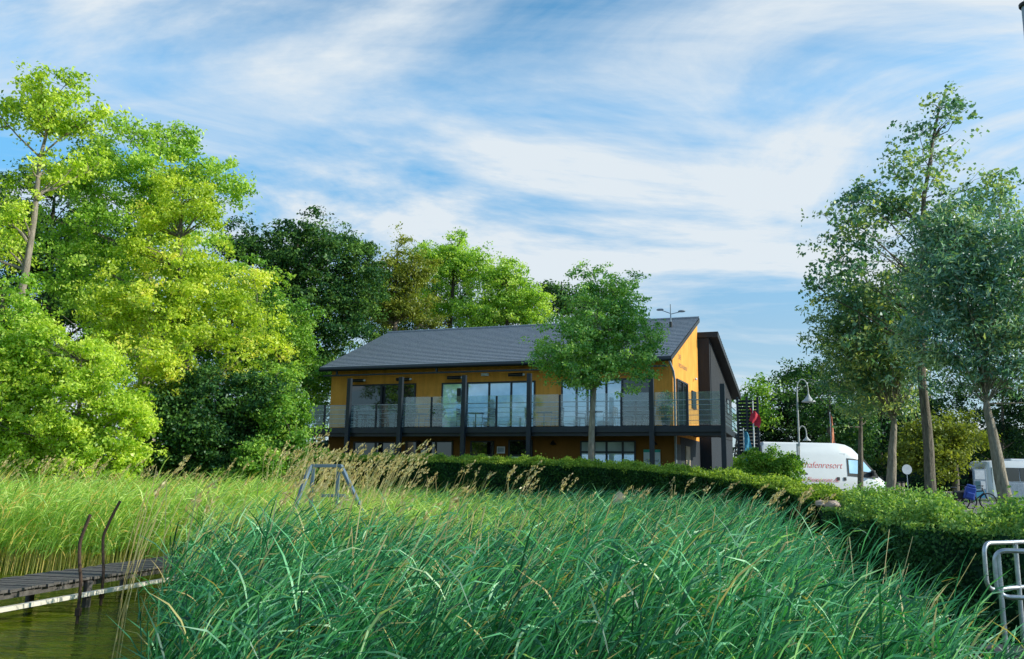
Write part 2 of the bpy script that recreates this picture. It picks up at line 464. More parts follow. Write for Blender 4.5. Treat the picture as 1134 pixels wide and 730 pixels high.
def make_tree(name, label, cat, base, lobes, trunk, mat, bark, ncl, per, spread, leaf, seed, group=None, limbs=14,
              shell=2.6, aspect=0.55, twig=0.35, droop=0.0, crownname='crown', trad=0.2, sub=True, limbr=0.4, cspread=0.5, attach=0.6, head=False, kb=4.0, outw=0.9):
    """base: world position; trunk: list of world points from the foot to the top"""
    rng = np.random.default_rng(seed)
    root = empty(name, base)
    tag(root, label, cat, group)
    base = np.array(base, float)
    vol = np.array([l[1].prod() for l in lobes]) ** 0.75
    # boughs fill the lobes, leaf clusters sit on the upper and outer skin of each bough
    nb = max(8, int(ncl / kb))
    pick = rng.choice(len(lobes), nb, p=vol / vol.sum())
    C = np.array([l[0] for l in lobes])[pick]
    Rr = np.array([l[1] for l in lobes])[pick]
    d = rng.normal(size=(nb, 3))
    d /= np.linalg.norm(d, axis=1, keepdims=True)
    bc = C + d * Rr * rng.uniform(0, 1, (nb, 1)) ** (1.0 / shell) * rng.uniform(0.82, 1.08, (nb, 1))
    br = spread * rng.uniform(0.5, 1.6, nb) ** 1.1
    keepb = bc[:, 2] > base[2] + 0.1
    bc, br, d = bc[keepb], br[keepb], d[keepb]
    nb = len(bc)
    wgt = br ** 2
    bi = rng.choice(nb, ncl, p=wgt / wgt.sum())
    bd = rng.normal(size=(ncl, 3)) + d[bi] * 0.55 + np.array([0, 0, 0.35])
    bd /= np.linalg.norm(bd, axis=1, keepdims=True)
    cen = bc[bi] + bd * (br[bi] * rng.uniform(0.55, 1.08, ncl))[:, None] * np.array([1, 1, 0.7])
    keep = cen[:, 2] > base[2] + 0.15
    cen, bd, bi = cen[keep], bd[keep], bi[keep]
    ncl = len(cen)
    stray = rng.uniform(0, 1, ncl) < 0.07
    cen = cen + stray[:, None] * bd * (spread * rng.uniform(0.5, 1.5, ncl))[:, None]
    csz = rng.uniform(0.4, 1.25, (ncl, 1)) * spread
    rel = np.clip(rng.normal(size=(ncl * per, 3)), -1.9, 1.9)
    pos = np.repeat(cen, per, 0) + rel * np.repeat(csz, per, 0) * np.array([1, 1, 0.6]) * cspread
    keep = pos[:, 2] > base[2] + 0.05
    tb_ = rng.uniform(0, .5, nb) ** 1.2
    tint = np.repeat(tb_[bi] + rng.uniform(0, .25, ncl), per) + rng.uniform(0, 0.38, ncl * per)
    outv = np.repeat(bd, per, 0) * outw
    V = leaf_quads(rng, pos, leaf, aspect, 0.15, outv, droop)[keep] - base
    crown = quads_object(crownname, V, tint[keep], mat, root)
    # trunk and limbs
    tb = MB()
    tp = [np.array(p, float) - base for p in trunk]
    m = len(tp)
    dens = []
    for i in range(m - 1):
        for q in range(3):
            dens.append(tp[i] + (tp[i + 1] - tp[i]) * q / 3.0)
    dens.append(tp[-1])
    rads = [trad * (1.25 if i == 0 else 1) * (1 - 0.8 * (i / (len(dens) - 1)) ** 1.2) for i in range(len(dens))]
    wob = [Vector(p) + Vector(rng.normal(size=3) * trad * 0.05) for p in dens]
    tb.tube(wob, rads, 9)
    dn = np.array(dens)
    nodes = [(dn[i], rads[i]) for i in range(len(dn))]
    order = rng.permutation(ncl)
    li = rng.permutation(nb)[:limbs]
    for k in li:
        c = bc[k] - base
        hd = np.linalg.norm(dn[:, :2] - c[:2], axis=1)
        want = c[2] - hd * attach
        j = int(np.argmin(np.abs(dn[:, 2] - want) + (np.arange(len(dn)) < len(dn) * 0.3) * 2.0))
        if head:
            j = max(j, len(dn) - 3)
        a = dn[j]
        r0 = max(0.018, rads[j] * limbr * rng.uniform(0.7, 1.25))
        ctrl = a * 0.5 + c * 0.5 + np.array([0, 0, 0.12 * np.linalg.norm(c - a)]) * rng.uniform(-0.3, 1.2) + rng.normal(size=3) * 0.06 * np.linalg.norm(c - a)
        pts, rr = [], []
        for q in np.linspace(0, 1, 7):
            p = a * (1 - q) ** 2 + ctrl * 2 * q * (1 - q) + c * q * q + rng.normal(size=3) * 0.02 * (0 < q < 1)
            pts.append(Vector(p))
            rr.append(max(0.010, r0 * (1 - 0.85 * q)))
            nodes.append((np.array(p), rr[-1]))
        tb.tube(pts, rr, 6)
    if sub:
        NP = np.array([n_[0] for n_ in nodes])
        NR = np.array([n_[1] for n_ in nodes])
        for k in order[:300]:
            c = cen[k] - base
            dist = np.linalg.norm(NP - c, axis=1) + (NP[:, 2] > c[2]) * 0.6
            j = int(np.argmin(dist))
            a = NP[j]
            if dist[j] > 4.5:
                continue
            r0 = min(NR[j] * 0.7, 0.03)
            mid = (a + c) / 2 + rng.normal(size=3) * 0.08 * dist[j]
            tb.tube([Vector(a), Vector(mid), Vector(c)], [r0, max(0.007, r0 * 0.6), 0.006], 4, cap=False)
    tb.build('trunk', bark, root, smooth=True)
    return root


# ------------------------------------------------------------------ light, sky, camera
SUN_AZ, SUN_EL = R(-9.0), R(26.0)                       # measured from +X towards +Y
S = Vector((math.cos(SUN_EL) * math.cos(SUN_AZ), math.cos(SUN_EL) * math.sin(SUN_AZ), math.sin(SUN_EL)))
sun = bpy.data.lights.new('sun', 'SUN')
sun.energy = 5.0
sun.angle = R(0.5)
sun.color = (1.0, 0.95, 0.80)
so = bpy.data.objects.new('sun', sun)
COL.objects.link(so)
so.rotation_euler = S.to_track_quat('Z', 'Y').to_euler()
so.location = (60, 10, 40)

world = bpy.data.worlds.new('World')
scene.world = world
world.use_nodes = True
nt = world.node_tree
bg = nt.nodes['Background']
bg.inputs[1].default_value = 0.15
sky = nt.nodes.new('ShaderNodeTexSky')
sky.sky_type = 'NISHITA'
sky.sun_disc = False
sky.sun_elevation = SUN_EL
sky.sun_rotation = math.pi / 2 - SUN_AZ
sky.altitude = 60
sky.air_density = 1.0
sky.dust_density = 0.6
sky.ozone_density = 2.0
tc = nt.nodes.new('ShaderNodeTexCoord')
sep = nt.nodes.new('ShaderNodeSeparateXYZ')
nt.links.new(tc.outputs['Generated'], sep.inputs[0])
grade = nt.nodes.new('ShaderNodeMix')
grade.data_type = 'RGBA'
grade.blend_type = 'MULTIPLY'
grade.inputs[0].default_value = 1.0
el_ = ramp(nt, [(0.0, (0.46, 0.62, 0.80)), (0.18, (0.64, 0.98, 1.08)), (0.42, (0.86, 1.70, 1.82)), (0.52, (0.74, 1.42, 1.52)), (0.75, (0.62, 1.08, 1.2)), (1.0, (0.5, 0.9, 1.05))])
nt.links.new(sep.outputs[2], el_.inputs[0])
nt.links.new(el_.outputs[0], grade.inputs[7])
nt.links.new(sky.outputs[0], grade.inputs[6])



def mth(op, a, b=None, clamp=False):
    n = nt.nodes.new('ShaderNodeMath')
    n.operation = op
    n.use_clamp = clamp
    for i, v in enumerate((a, b)):
        if v is None:
            continue
        if isinstance(v, (int, float)):
            n.inputs[i].default_value = v
        else:
            nt.links.new(v, n.inputs[i])
    return n.outputs[0]


zz = mth('ADD', mth('MAXIMUM', sep.outputs[2], 0.0), 0.30)
comb = nt.nodes.new('ShaderNodeCombineXYZ')
nt.links.new(mth('DIVIDE', sep.outputs[0], zz), comb.inputs[0])
nt.links.new(mth('DIVIDE', sep.outputs[1], zz), comb.inputs[1])


def cloudnoise(scale, rot, loc, det, rough, dist):
    mp = nt.nodes.new('ShaderNodeMapping')
    mp.inputs['Scale'].default_value = scale
    mp.inputs['Rotation'].default_value = (0, 0, rot)
    mp.inputs['Location'].default_value = loc
    nt.links.new(comb.outputs[0], mp.inputs[0])
    n = nt.nodes.new('ShaderNodeTexNoise')
    n.inputs['Scale'].default_value = 1.0
    n.inputs['Detail'].default_value = det
    n.inputs['Roughness'].default_value = rough
    n.inputs['Distortion'].default_value = dist
    nt.links.new(mp.outputs[0], n.inputs['Vector'])
    return n.outputs[0]


n1 = cloudnoise((0.80, 1.35, 1), R(-20), (5.0, 7.7, 0), 11, 0.60, 2.8)       # broad veils
n2 = cloudnoise((1.5, 6.0, 1), R(-30), (7.7, 2.1, 0), 9, 0.60, 1.2)        # fine combed streaks
n3 = cloudnoise((0.30, 0.42, 1), R(10), (9.3, 3.0, 0), 2, 0.4, 0.3)        # open and closed regions
mixn = mth('ADD', mth('ADD', mth('MULTIPLY', n1, 0.70), mth('MULTIPLY', n2, 0.15)), mth('MULTIPLY', n3, 0.33))
cr_ = ramp(nt, [(0.51, (0.02, 0.02, 0.02)), (0.60, (0.40, 0.40, 0.40)), (0.70, (0.98, 0.98, 0.98))])
nt.links.new(mixn, cr_.inputs[0])
cm = nt.nodes.new('ShaderNodeMix')
cm.data_type = 'RGBA'
thin = ramp(nt, [(0.50, (1, 1, 1)), (0.72, (0.75, 0.75, 0.75))])
nt.links.new(sep.outputs[2], thin.inputs[0])
haze = ramp(nt, [(0.0, (0.55, 0.55, 0.55)), (0.12, (0.34, 0.34, 0.34)), (0.32, (0.0, 0.0, 0.0))])
nt.links.new(sep.outputs[2], haze.inputs[0])
nt.links.new(mth('MAXIMUM', mth('MULTIPLY', cr_.outputs[0], thin.outputs[0]), haze.outputs[0]), cm.inputs[0])
nt.links.new(grade.outputs[2], cm.inputs[6])
cm.inputs[7].default_value = (5.1, 5.6, 6.0, 1)
nt.links.new(cm.outputs[2], bg.inputs[0])

cam = bpy.data.cameras.new('camera')
cam.sensor_width = 36
cam.lens = 36 * FOC / 1134
cam.clip_start = 0.05
cam.clip_end = 5000
co = bpy.data.objects.new('camera', cam)
COL.objects.link(co)
Rv, Uv, Fv = Vector((1, 0, 0)), Vector((0, -sp, cp)), Vector((0, cp, sp))
rx_, ux_ = Rv * cr + Uv * sr, -Rv * sr + Uv * cr
mm = Matrix((rx_, ux_, -Fv)).transposed().to_4x4()
mm.translation = Vector(EYE)
co.matrix_world = mm
scene.camera = co
scene.view_settings.view_transform = 'Standard'
scene.view_settings.look = 'None'
scene.view_settings.exposure = 0
scene.view_settings.gamma = 1
scene.cycles.max_bounces = 7
scene.cycles.transparent_max_bounces = 12
scene.cycles.diffuse_bounces = 3
scene.cycles.use_denoising = True

# ------------------------------------------------------------------ ground, water, road
xs = np.unique(np.concatenate([[-900, -500, -250, -120, -70, -45, -32], np.arange(-25, 25.1, 0.5), [28, 34, 45, 70, 120, 250, 500, 900]]))
ys = np.unique(np.concatenate([[-60, -30, -10, 0], np.arange(2, 45.1, 0.5), [50, 60, 75, 100, 150, 300, 700, 1500]]))
gx, gy = np.meshgrid(xs, ys)
rg = np.random.default_rng(3)
gz = ground_z(gx, gy) + rg.normal(size=gx.shape) * 0.03 * ((gy < 27) & (np.abs(gx) < 25))
gv = np.stack([gx, gy, gz], -1).reshape(-1, 3)
nx, ny = len(xs), len(ys)
gf = [(j * nx + i, j * nx + i + 1, (j + 1) * nx + i + 1, (j + 1) * nx + i) for j in range(ny - 1) for i in range(nx - 1)]
g = MB().add(gv, gf).build('ground', M['ground'], smooth=True)
tag(g, 'grassy bank and lawn rising from the lake', kind='structure')

wm, nt_, out = newmat('lake_water')
p = nt_.nodes.new('ShaderNodeBsdfPrincipled')
p.inputs['Roughness'].default_value = 0.06
p.inputs['IOR'].default_value = 1.33
p.inputs['Specular IOR Level'].default_value = 0.15
nA = noise(nt_, 0.8, 4, 0.6, coord='Object', mscale=(1, 1, 1))
rA = ramp(nt_, [(0.35, (0.03, 0.050, 0.001)), (0.7, (0.13, 0.17, 0.003))])
nt_.links.new(nA.outputs[0], rA.inputs[0])
nt_.links.new(rA.outputs[0], p.inputs['Base Color'])
nB = noise(nt_, 1.7, 4, 0.55, coord='Object', mscale=(1.0, 2.4, 1))
bB = nt_.nodes.new('ShaderNodeBump')
bB.inputs['Strength'].default_value = 0.9
bB.inputs['Distance'].default_value = 0.14
nt_.links.new(nB.outputs[0], bB.inputs['Height'])
nt_.links.new(bB.outputs[0], p.inputs['Normal'])
nt_.links.new(p.outputs[0], out.inputs[0])
w = MB().add([(-900, -900, 0), (900, -900, 0), (900, 30, 0), (-900, 30, 0)], [(0, 1, 2, 3)]).build('water', wm)
tag(w, 'dark rippled lake water', kind='structure')

ZP = 1.30   # parking level
rd = MB().add([(9.5, 27, ZP + .008), (70, 27, ZP + .008), (70, 60, ZP + .008), (12, 60, ZP + .008)], [(0, 1, 2, 3)])
tag(rd.build('road', M['asphalt']), 'grey asphalt parking road', kind='structure')
kb = MB().box(12, 70, 60.0, 60.15, ZP - .1, ZP + .12)
tag(kb.build('kerb', M['kerbstone'], bevel=0.02), 'pale kerb along the lawn', kind='structure')

# ------------------------------------------------------------------ the restaurant building
TH = R(19.7)
B0 = np.array([7.446, 39.07, 1.8])
bld = empty('restaurant_building', B0, -TH)
tag(bld, 'two-storey ochre building with dark roof and long glazed balcony', 'building')
SK = 0.08      # the gable runs slightly out of square


def sk(x, y, z):
    return (x + SK * (y - 0.7), y, z)


RS = 3.0 / 6.5   # front roof slope


def roofz(y):
    return 6.2 + RS * y


# front block walls
prof = [(0.7, 2.60), (0.7, roofz(0.7) - 0.2), (6.4, roofz(6.4) - 0.22), (6.4, 2.60)]
MB().prism(prof, lambda p: sk(-18.49, *p), lambda p: sk(-0.1, *p)).build('wall', M['ochre'], bld)
lw = MB().prism([(0.7, 0), (0.7, 2.598), (6.4, 2.598), (6.4, 0)], lambda p: sk(-18.49, *p), lambda p: sk(-0.1, *p)).build('lower_wall', M['ochre_shaded'], bld)
lw['label'] = 'ochre wall under the balcony, deck shade put into its colour'
# rear block
prof = [(6.42, 0), (6.42, 8.1), (12.7, 5.65), (12.7, 0)]
rear = MB().prism(prof, lambda p: sk(-18.2, *p), lambda p: sk(0.50, *p)).build('rear_wing', M['timber_dark'], bld)
rear['label'] = 'dark timber-clad rear wing'
# grey cladding boards on its right side
mb = MB()
for k in range(24):
    y0 = 6.6 + k * 0.25
    zt = 8.1 - (y0 + .25 - 6.42) * (2.45 / 6.28) - .05
    mb.prism([(y0, 2.95), (y0 + 0.235, 2.95), (y0 + 0.235, zt), (y0, zt + .04)], lambda p: sk(0.503, *p), lambda p: sk(0.53, *p))  # boards end at deck level; darker wall below stands in for shade
mb.build('cladding', M['timber_grey'], rear)
for (y0, y1, z0, z1) in ((9.2, 10.2, 4.9, 5.9), (10.9, 11.7, 4.4, 5.3)):
    f = MB()
    for a in ((y0, y1, z0, z0 + .06), (y0, y1, z1 - .06, z1), (y0, y0 + .06, z0 + .06, z1 - .06), (y1 - .06, y1, z0 + .06, z1 - .06)):
        f.prism([(a[0], a[2]), (a[1], a[2]), (a[1], a[3]), (a[0], a[3])], lambda p: sk(0.535, *p), lambda p: sk(0.58, *p))
    fo = f.build('window', M['anthracite'], rear)
    MB().prism([(y0 + .06, z0 + .06), (y1 - .06, z0 + .06), (y1 - .06, z1 - .06), (y0 + .06, z1 - .06)], lambda p: sk(0.535, *p), lambda p: sk(0.55, *p)).build('pane', M['glass_mid'], rear)

# front roof: stepped tile courses over a dark slab
mb = MB()
NC = 26
for k in range(NC):
    ya, yb = 6.5 * k / NC, 6.5 * (k + 1) / NC
    za, zb = roofz(ya) + 0.045, roofz(yb) + 0.005
    xl0, xl1 = -18.75, 0.0
    mb.add([sk(xl0, ya, za), sk(xl1, ya, za), sk(xl1, yb, zb), sk(xl0, yb, zb), sk(xl0, ya, za - .05), sk(xl1, ya, za - .05)],
           [(0, 1, 2, 3), (4, 5, 1, 0)])
roof = mb.build('roof', M['tiles'], bld)
slab = [(0.0, 5.98), (0.0, 6.19), (6.5, 9.19), (6.5, 8.98)]
MB().prism(slab, lambda p: sk(-18.77, *p), lambda p: sk(0.02, *p)).build('fascia', M['black'], roof)
MB().tube([sk(-18.75, 6.5, 9.22), sk(0.0, 6.5, 9.22)], 0.09, 8).build('ridge_cap', M['tiles'], roof, smooth=True)
MB().tube([(-18.8, -0.06, 6.08), (-0.02, -0.06, 6.06)], 0.08, 10).build('gutter', M['anthracite'], roof, smooth=True)
mb = MB()
mb.box(-18.6, -0.25, -0.02, 0.10, 5.72, 5.80)
for xx in (-17.8, -12.0, -6.4, -1.5):
    mb.box(xx, xx + .09, -0.03, 0.06, 5.78, 6.0)
mb.build('awning_rail', M['anthracite'], roof)
MB().tube([(-0.14, -0.02, 6.0), (-0.02, 0.35, 5.55), (-0.01, 0.62, 5.2), (-0.01, 0.62, 0.0)], 0.055, 8).build('downpipe', M['steel_dull'], bld, smooth=True)
# rear roof
rr = [(6.35, 8.12), (6.35, 8.40), (13.2, 5.72), (13.2, 5.44)]
rr_o = MB().prism(rr, lambda p: sk(-18.2, *p), lambda p: sk(0.98, *p)).build('rear_roof', M['black'], bld)
mb = MB()
for k in range(24):
    ya, yb = 6.35 + 6.85 * k / 24, 6.35 + 6.85 * (k + 1) / 24
    f = lambda y: 8.40 - (y - 6.35) * (2.68 / 6.85)
    mb.add([sk(-18.2, ya, f(ya) + .01), sk(0.99, ya, f(ya) + .01), sk(0.99, yb, f(yb) + .05), sk(-18.2, yb, f(yb) + .05), sk(0.99, yb, f(yb)), sk(-18.2, yb, f(yb))],
                                                 [(0, 1, 2, 3), (3, 2, 4, 5)])
mb.build('rear_tiles', M['tiles'], rr_o)


def window(x0, x1, z0, z1, cols, rows, glass, yf=0.7, name='window', parent=None, fw=0.07, depth=0.09, panel=None):
    """frame proud of the facade with panes set back inside it"""
    parent = parent or bld
    xsx = [x0] + list(cols) + [x1]
    zsz = [z0] + list(rows) + [z1]
    mb = MB()
    yo, yi = yf - depth, yf - 0.002
    mb.box(x0, x1, yo, yi, z0, z0 + fw)
    mb.box(x0, x1, yo, yi, z1 - fw, z1)
    mb.box(x0, x0 + fw, yo, yi, z0 + fw, z1 - fw)
    mb.box(x1 - fw, x1, yo, yi, z0 + fw, z1 - fw)
    for c in cols:
        mb.box(c - fw * .7, c + fw * .7, yo + .004, yi, z0 + fw, z1 - fw)
    for r_ in rows:
        for a, b in zip(xsx[:-1], xsx[1:]):
            mb.box(a + fw * .7, b - fw * .7, yo + .008, yi, r_ - fw * .6, r_ + fw * .6)
    fr = mb.build(name, M['anthracite'], parent)
    i = 0
    for a, b in zip(xsx[:-1], xsx[1:]):
        for c, d_ in zip(zsz[:-1], zsz[1:]):
            gm = glass[i % len(glass)] if isinstance(glass, (list, tuple)) else glass
            MB().box(a + fw * .72, b - fw * .72, yf - 0.045, yf - 0.03, c + fw * .62, d_ - fw * .62).build('pane', gm, fr)
            i += 1
    return fr


DK = 2.9    # balcony deck height
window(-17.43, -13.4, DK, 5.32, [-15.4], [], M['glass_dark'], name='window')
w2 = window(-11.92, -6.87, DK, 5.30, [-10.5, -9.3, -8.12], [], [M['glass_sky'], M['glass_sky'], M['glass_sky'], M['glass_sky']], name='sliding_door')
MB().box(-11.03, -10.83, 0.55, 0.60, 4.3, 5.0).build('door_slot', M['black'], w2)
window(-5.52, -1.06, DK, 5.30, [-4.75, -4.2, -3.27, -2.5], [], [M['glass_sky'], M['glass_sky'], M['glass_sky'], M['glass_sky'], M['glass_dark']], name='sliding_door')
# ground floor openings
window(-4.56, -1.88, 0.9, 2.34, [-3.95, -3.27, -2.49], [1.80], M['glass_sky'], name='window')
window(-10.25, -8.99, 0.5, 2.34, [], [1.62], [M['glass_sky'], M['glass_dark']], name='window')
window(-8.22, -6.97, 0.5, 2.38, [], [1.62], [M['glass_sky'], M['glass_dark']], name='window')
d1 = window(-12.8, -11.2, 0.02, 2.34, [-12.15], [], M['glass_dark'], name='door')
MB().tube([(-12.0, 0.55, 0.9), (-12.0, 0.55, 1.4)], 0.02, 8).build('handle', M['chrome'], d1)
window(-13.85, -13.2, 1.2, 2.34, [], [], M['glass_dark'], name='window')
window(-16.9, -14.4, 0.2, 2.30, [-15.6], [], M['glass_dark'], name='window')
for (x, z, w_, h_) in ((-12.95, 1.45, .26, .42), (-12.35, 1.40, .24, .34), (-8.8, 1.72, .42, .34)):
    MB().box(x, x + w_, 0.575, 0.60, z, z + h_).build('notice', M['paper'], bld)
    if w_ > .4:
        MB().box(x + .05, x + w_ - .05, 0.568, 0.574, z + .06, z + h_ - .06).build('notice_print', M['steel_dull'], bld)
# lamps on the wall
for (x, z) in ((-16.65, 5.50), (-13.95, 5.50), (-11.05, 5.52), (-7.75, 5.58)):
    l = MB().lathe([(0.0, -.42), (.085, -.42), (.085, .34), (0.0, .34)], 12, Matrix.Translation((x, 0.32, z)) @ Matrix.Rotation(R(90), 4, 'Y')).build('heater', M['black'], bld, smooth=True)
    MB().lathe([(0.0, .345), (.06, .345), (.05, .43), (0.0, .44)], 10, Matrix.Translation((x, 0.32, z)) @ Matrix.Rotation(R(90), 4, 'Y')).build('heater_cap', M['white_metal'], l)
    MB().box(x - .1, x + .1, 0.40, 0.698, z - .03, z + .03).build('bracket', M['black'], l)
MB().box(-9.75, -9.35, 0.60, 0.698, 5.60, 5.74).build('emergency_light', M['white_metal'], bld, bevel=0.01)
MB().box(-4.9, -4.5, 0.60, 0.698, 5.60, 5.74).build('emergency_light', M['white_metal'], bld, bevel=0.01)
for x in (-5.9, -1.0, -7.35, -13.0):
    MB().lathe([(0.02, 0.10), (.10, 0.0), (.16, -.10), (.14, -.11)], 12, Matrix.Translation((x, 0.53, 2.25))).build('wall_lamp', M['black'], bld)
MB().box(-1.5, -0.72, 0.60, 0.62, 0.35, 1.93).build('banner', M['banner'], bld)
MB().box(-1.5, -0.72, 0.592, 0.598, 1.80, 1.93).build('banner_header', M['teal'], bld)


def text(name, body, size, mat, parent, mtx, shear=0.0, extrude=0.002, align='LEFT', space=1.0):
    cu = bpy.data.curves.new(name, 'FONT')
    cu.body = body
    cu.size = size
    cu.shear = shear
    cu.extrude = extrude
    cu.offset = -0.006 if size > .25 else 0.0
    cu.align_x = align
    cu.space_character = space
    cu.materials.append(mat)
    tmp = bpy.data.objects.new('tmp', cu)
    COL.objects.link(tmp)
    me = bpy.data.meshes.new_from_object(tmp.evaluated_get(bpy.context.evaluated_depsgraph_get()))
    bpy.data.objects.remove(tmp)
    me.name = name
    o = bpy.data.objects.new(name, me)
    COL.objects.link(o)
    o.parent = parent
    o.matrix_local = mtx
    return o


def face_front(x, y, z):
    return Matrix.Translation((x, y, z)) @ Matrix.Rotation(R(90), 4, 'X')


text('banner_lettering', 'Gerland', 0.19, M['ink'], bld, face_front(-1.43, 0.588, 1.36), 0.25)

# gable side: door, letters, small lamp
def gable_box(name, y0, y1, z0, z1, x0, x1, mat, parent):
    return MB().prism([(y0, z0), (y1, z0), (y1, z1), (y0, z1)], lambda p: sk(x0, *p), lambda p: sk(x1, *p)).build(name, mat, parent)


gd = MB()
for a in ((1.35, 3.6, 5.24, 5.32), (1.35, 1.45, DK, 5.24), (3.5, 3.6, DK, 5.24), (2.45, 2.53, DK, 5.24)):
    gd.prism([(a[0], a[2]), (a[1], a[2]), (a[1], a[3]), (a[0], a[3])], lambda p: sk(-0.098, *p), lambda p: sk(-0.02, *p))
gdo = gd.build('balcony_door', M['anthracite'], bld)
gable_box('pane', 1.46, 2.44, DK, 5.23, -0.098, -0.06, M['glass_dark'], gdo)
gable_box('pane', 2.54, 3.49, DK, 5.23, -0.098, -0.06, M['glass_dark'], gdo)
gable_box('window', 4.6, 5.5, 4.2, 5.1, -0.098, -0.03, M['anthracite'], bld)
MB().lathe([(0, -.07), (.06, -.05), (.08, 0), (.06, .05), (0, .07)], 10, Matrix.Translation(sk(0.02, 5.2, 5.75))).build('wall_lamp', M['white_metal'], bld, smooth=True)
gm = Matrix.Translation(sk(-0.085, 1.9, 6.35)) @ Matrix.Rotation(R(85.4), 4, 'Z') @ Matrix.Rotation(R(90), 4, 'X')
text('wall_lettering', 'SEE', 0.34, M['ink'], bld, gm)
gm = Matrix.Translation(sk(-0.085, 1.9, 5.95)) @ Matrix.Rotation(R(85.4), 4, 'Z') @ Matrix.Rotation(R(90), 4, 'X')
text('wall_lettering', 'RESTAURANT', 0.30, M['ink'], bld, gm)
# dark panel painted in for the deep shade under the balcony return; doors
gable_box('shade_panel', 2.0, 6.38, 0.02, 2.59, -0.098, -0.08, M['timber_dark'], bld)
gable_box('door', 1.0, 1.8, 0.02, 2.2, -0.098, -0.03, M['anthracite'], bld)
gable_box('door', 2.9, 3.8, 0.02, 2.2, -0.078, -0.03, M['wood_pale'], bld)
# anemometer on the roof
an = MB().tube([sk(-1.15, 4.9, roofz(4.9) - .05), sk(-1.15, 4.9, roofz(4.9) + 1.25)], 0.03, 8).build('wind_vane', M['steel_dull'], bld)
mb = MB()
mz = roofz(4.9)
mb.tube([sk(-1.15, 4.9, mz + .75), sk(-1.62, 4.9, mz + .95)], 0.022, 6)
mb.tube([sk(-1.15, 4.9, mz + .72), sk(-0.62, 4.9, mz + .82)], 0.022, 6)
mb.build('arm', M['steel_dull'], an)
for (dx, dz) in ((-.55, .98), (.58, .84)):
    MB().lathe([(0, -.05), (.10, -.04), (.13, 0), (.10, .05), (0, .06)], 10, Matrix.Translation(sk(-1.15 + dx, 4.9, mz + dz)) @ Matrix.Scale(1.6, 4, (1, 0, 0))).build('cup', M['steel_dull'], an, smooth=True)
MB().tube([sk(-1.15, 4.9, mz - .05), sk(-1.15, 4.9, mz + .3)], 0.08, 8).build('foot', M['black'], an)

# balcony
BY = -1.0       # front edge
bal = MB().box(-20.2, 2.36, BY + .03, 0.65, DK - .13, DK).build('balcony', M['timber_dark'], bld)
mb = MB()
mb.box(-20.2, 2.38, BY - .03, BY + .03, DK - .26, DK + .02)
mb.box(2.34, 2.40, BY + .03, 5.0, DK - .26, DK + .02)
mb.box(-20.2, 2.36, BY + .10, BY + .25, DK - .42, DK - .14)
mb.build('balcony_beam', M['anthracite'], bal)
MB().box(0.02, 2.33, 0.66, 5.6, DK - .13, DK - .004).build('balcony_return', M['timber_dark'], bal)
POSTS = [-16.27, -13.34, -9.92, -6.58, -3.5, -0.78]
for x in POSTS:
    MB().box(x - .10, x + .10, BY - .24, BY - .04, 0.0, 5.42).build('support_post', M['anthracite'], bld)
MB().box(2.24, 2.44, BY - .24, BY - .04, 0.0, 4.72).build('support_post', M['anthracite'], bld)
MIDS = [-20.1, -17.74, -14.75, -11.69, -8.27, -5.11, -2.19, 0.78]
for x in MIDS:
    top = 4.08 if x < -14 else 4.40
    MB().box(x - .045, x + .045, BY - .035, BY + .03, DK + .02, top).build('baluster_post', M['anthracite'], bal)
cuts = sorted(POSTS + MIDS + [2.30])
for a, b in zip(cuts[:-1], cuts[1:]):
    top = 4.05 if b < -13.2 else 4.42
    MB().box(a + .06, b - .06, BY - .015, BY - .003, DK + .05, top).build('glass_panel', M['glass_thin'] if b < -13.2 else M['glass_clear'], bal)
mb = MB()
for z in (3.15, 3.38, 3.61, 3.84):
    mb.tube([(-20.2, BY + .05, z), (2.33, BY + .05, z)], 0.011, 6)
mb.tube([(-20.2, BY + .05, 4.06), (2.33, BY + .05, 4.06)], 0.022, 8)
mb.build('handrail', M['steel'], bal)
mb = MB()
for z in (3.15, 3.38, 3.61, 3.84, 4.06):
    mb.tube([(2.35, BY + .05, z), (2.35, 4.9, z)], 0.018, 6)
mb.build('side_rail', M['anthracite'], bal)
MB().box(2.34, 2.352, BY + .15, 4.8, DK + .1, 4.1).build('glass_panel', M['glass_thin'], bal)
# outside stair with slatted screen
stair = empty('outside_stair', (0, 0, 0))
stair.parent = bld
mb = MB()
for k in range(16):
    mb.box(2.50, 3.35, -0.2 + k * .27, -0.2 + k * .27 + .30, 0.14 + k * .18, 0.185 + k * .18)
mb.build('tread', M['wood_pale'], stair)
mb = MB()
for xx in (2.44, 3.36):
    mb.prism([(-0.3, 0.0), (0.0, 0.0), (4.35, 2.85), (4.05, 2.85)], lambda p: (xx, *p), lambda p: (xx + .05, *p))
mb.build('stringer', M['anthracite'], stair)
mb = MB()
for k in range(26):
    z = 0.25 + k * .148
    mb.box(2.93, 3.78, -0.42, -0.39, z, z + .11)
mb.build('screen_slats', M['timber_dark'], stair)
for (x, y) in ((2.86, -0.52), (3.26, -0.52), (3.72, -0.52)):
    MB().box(x, x + .09, y, y + .09, 0, 4.2).build('screen_post', M['anthracite'], stair)


# ------------------------------------------------------------------ terrace furniture
def bw(x, y, z):
    """building coordinates to world"""
    c, s_ = math.cos(-TH), math.sin(-TH)
    return (B0[0] + x * c - y * s_, B0[1] + x * s_ + y * c, B0[2] + z)


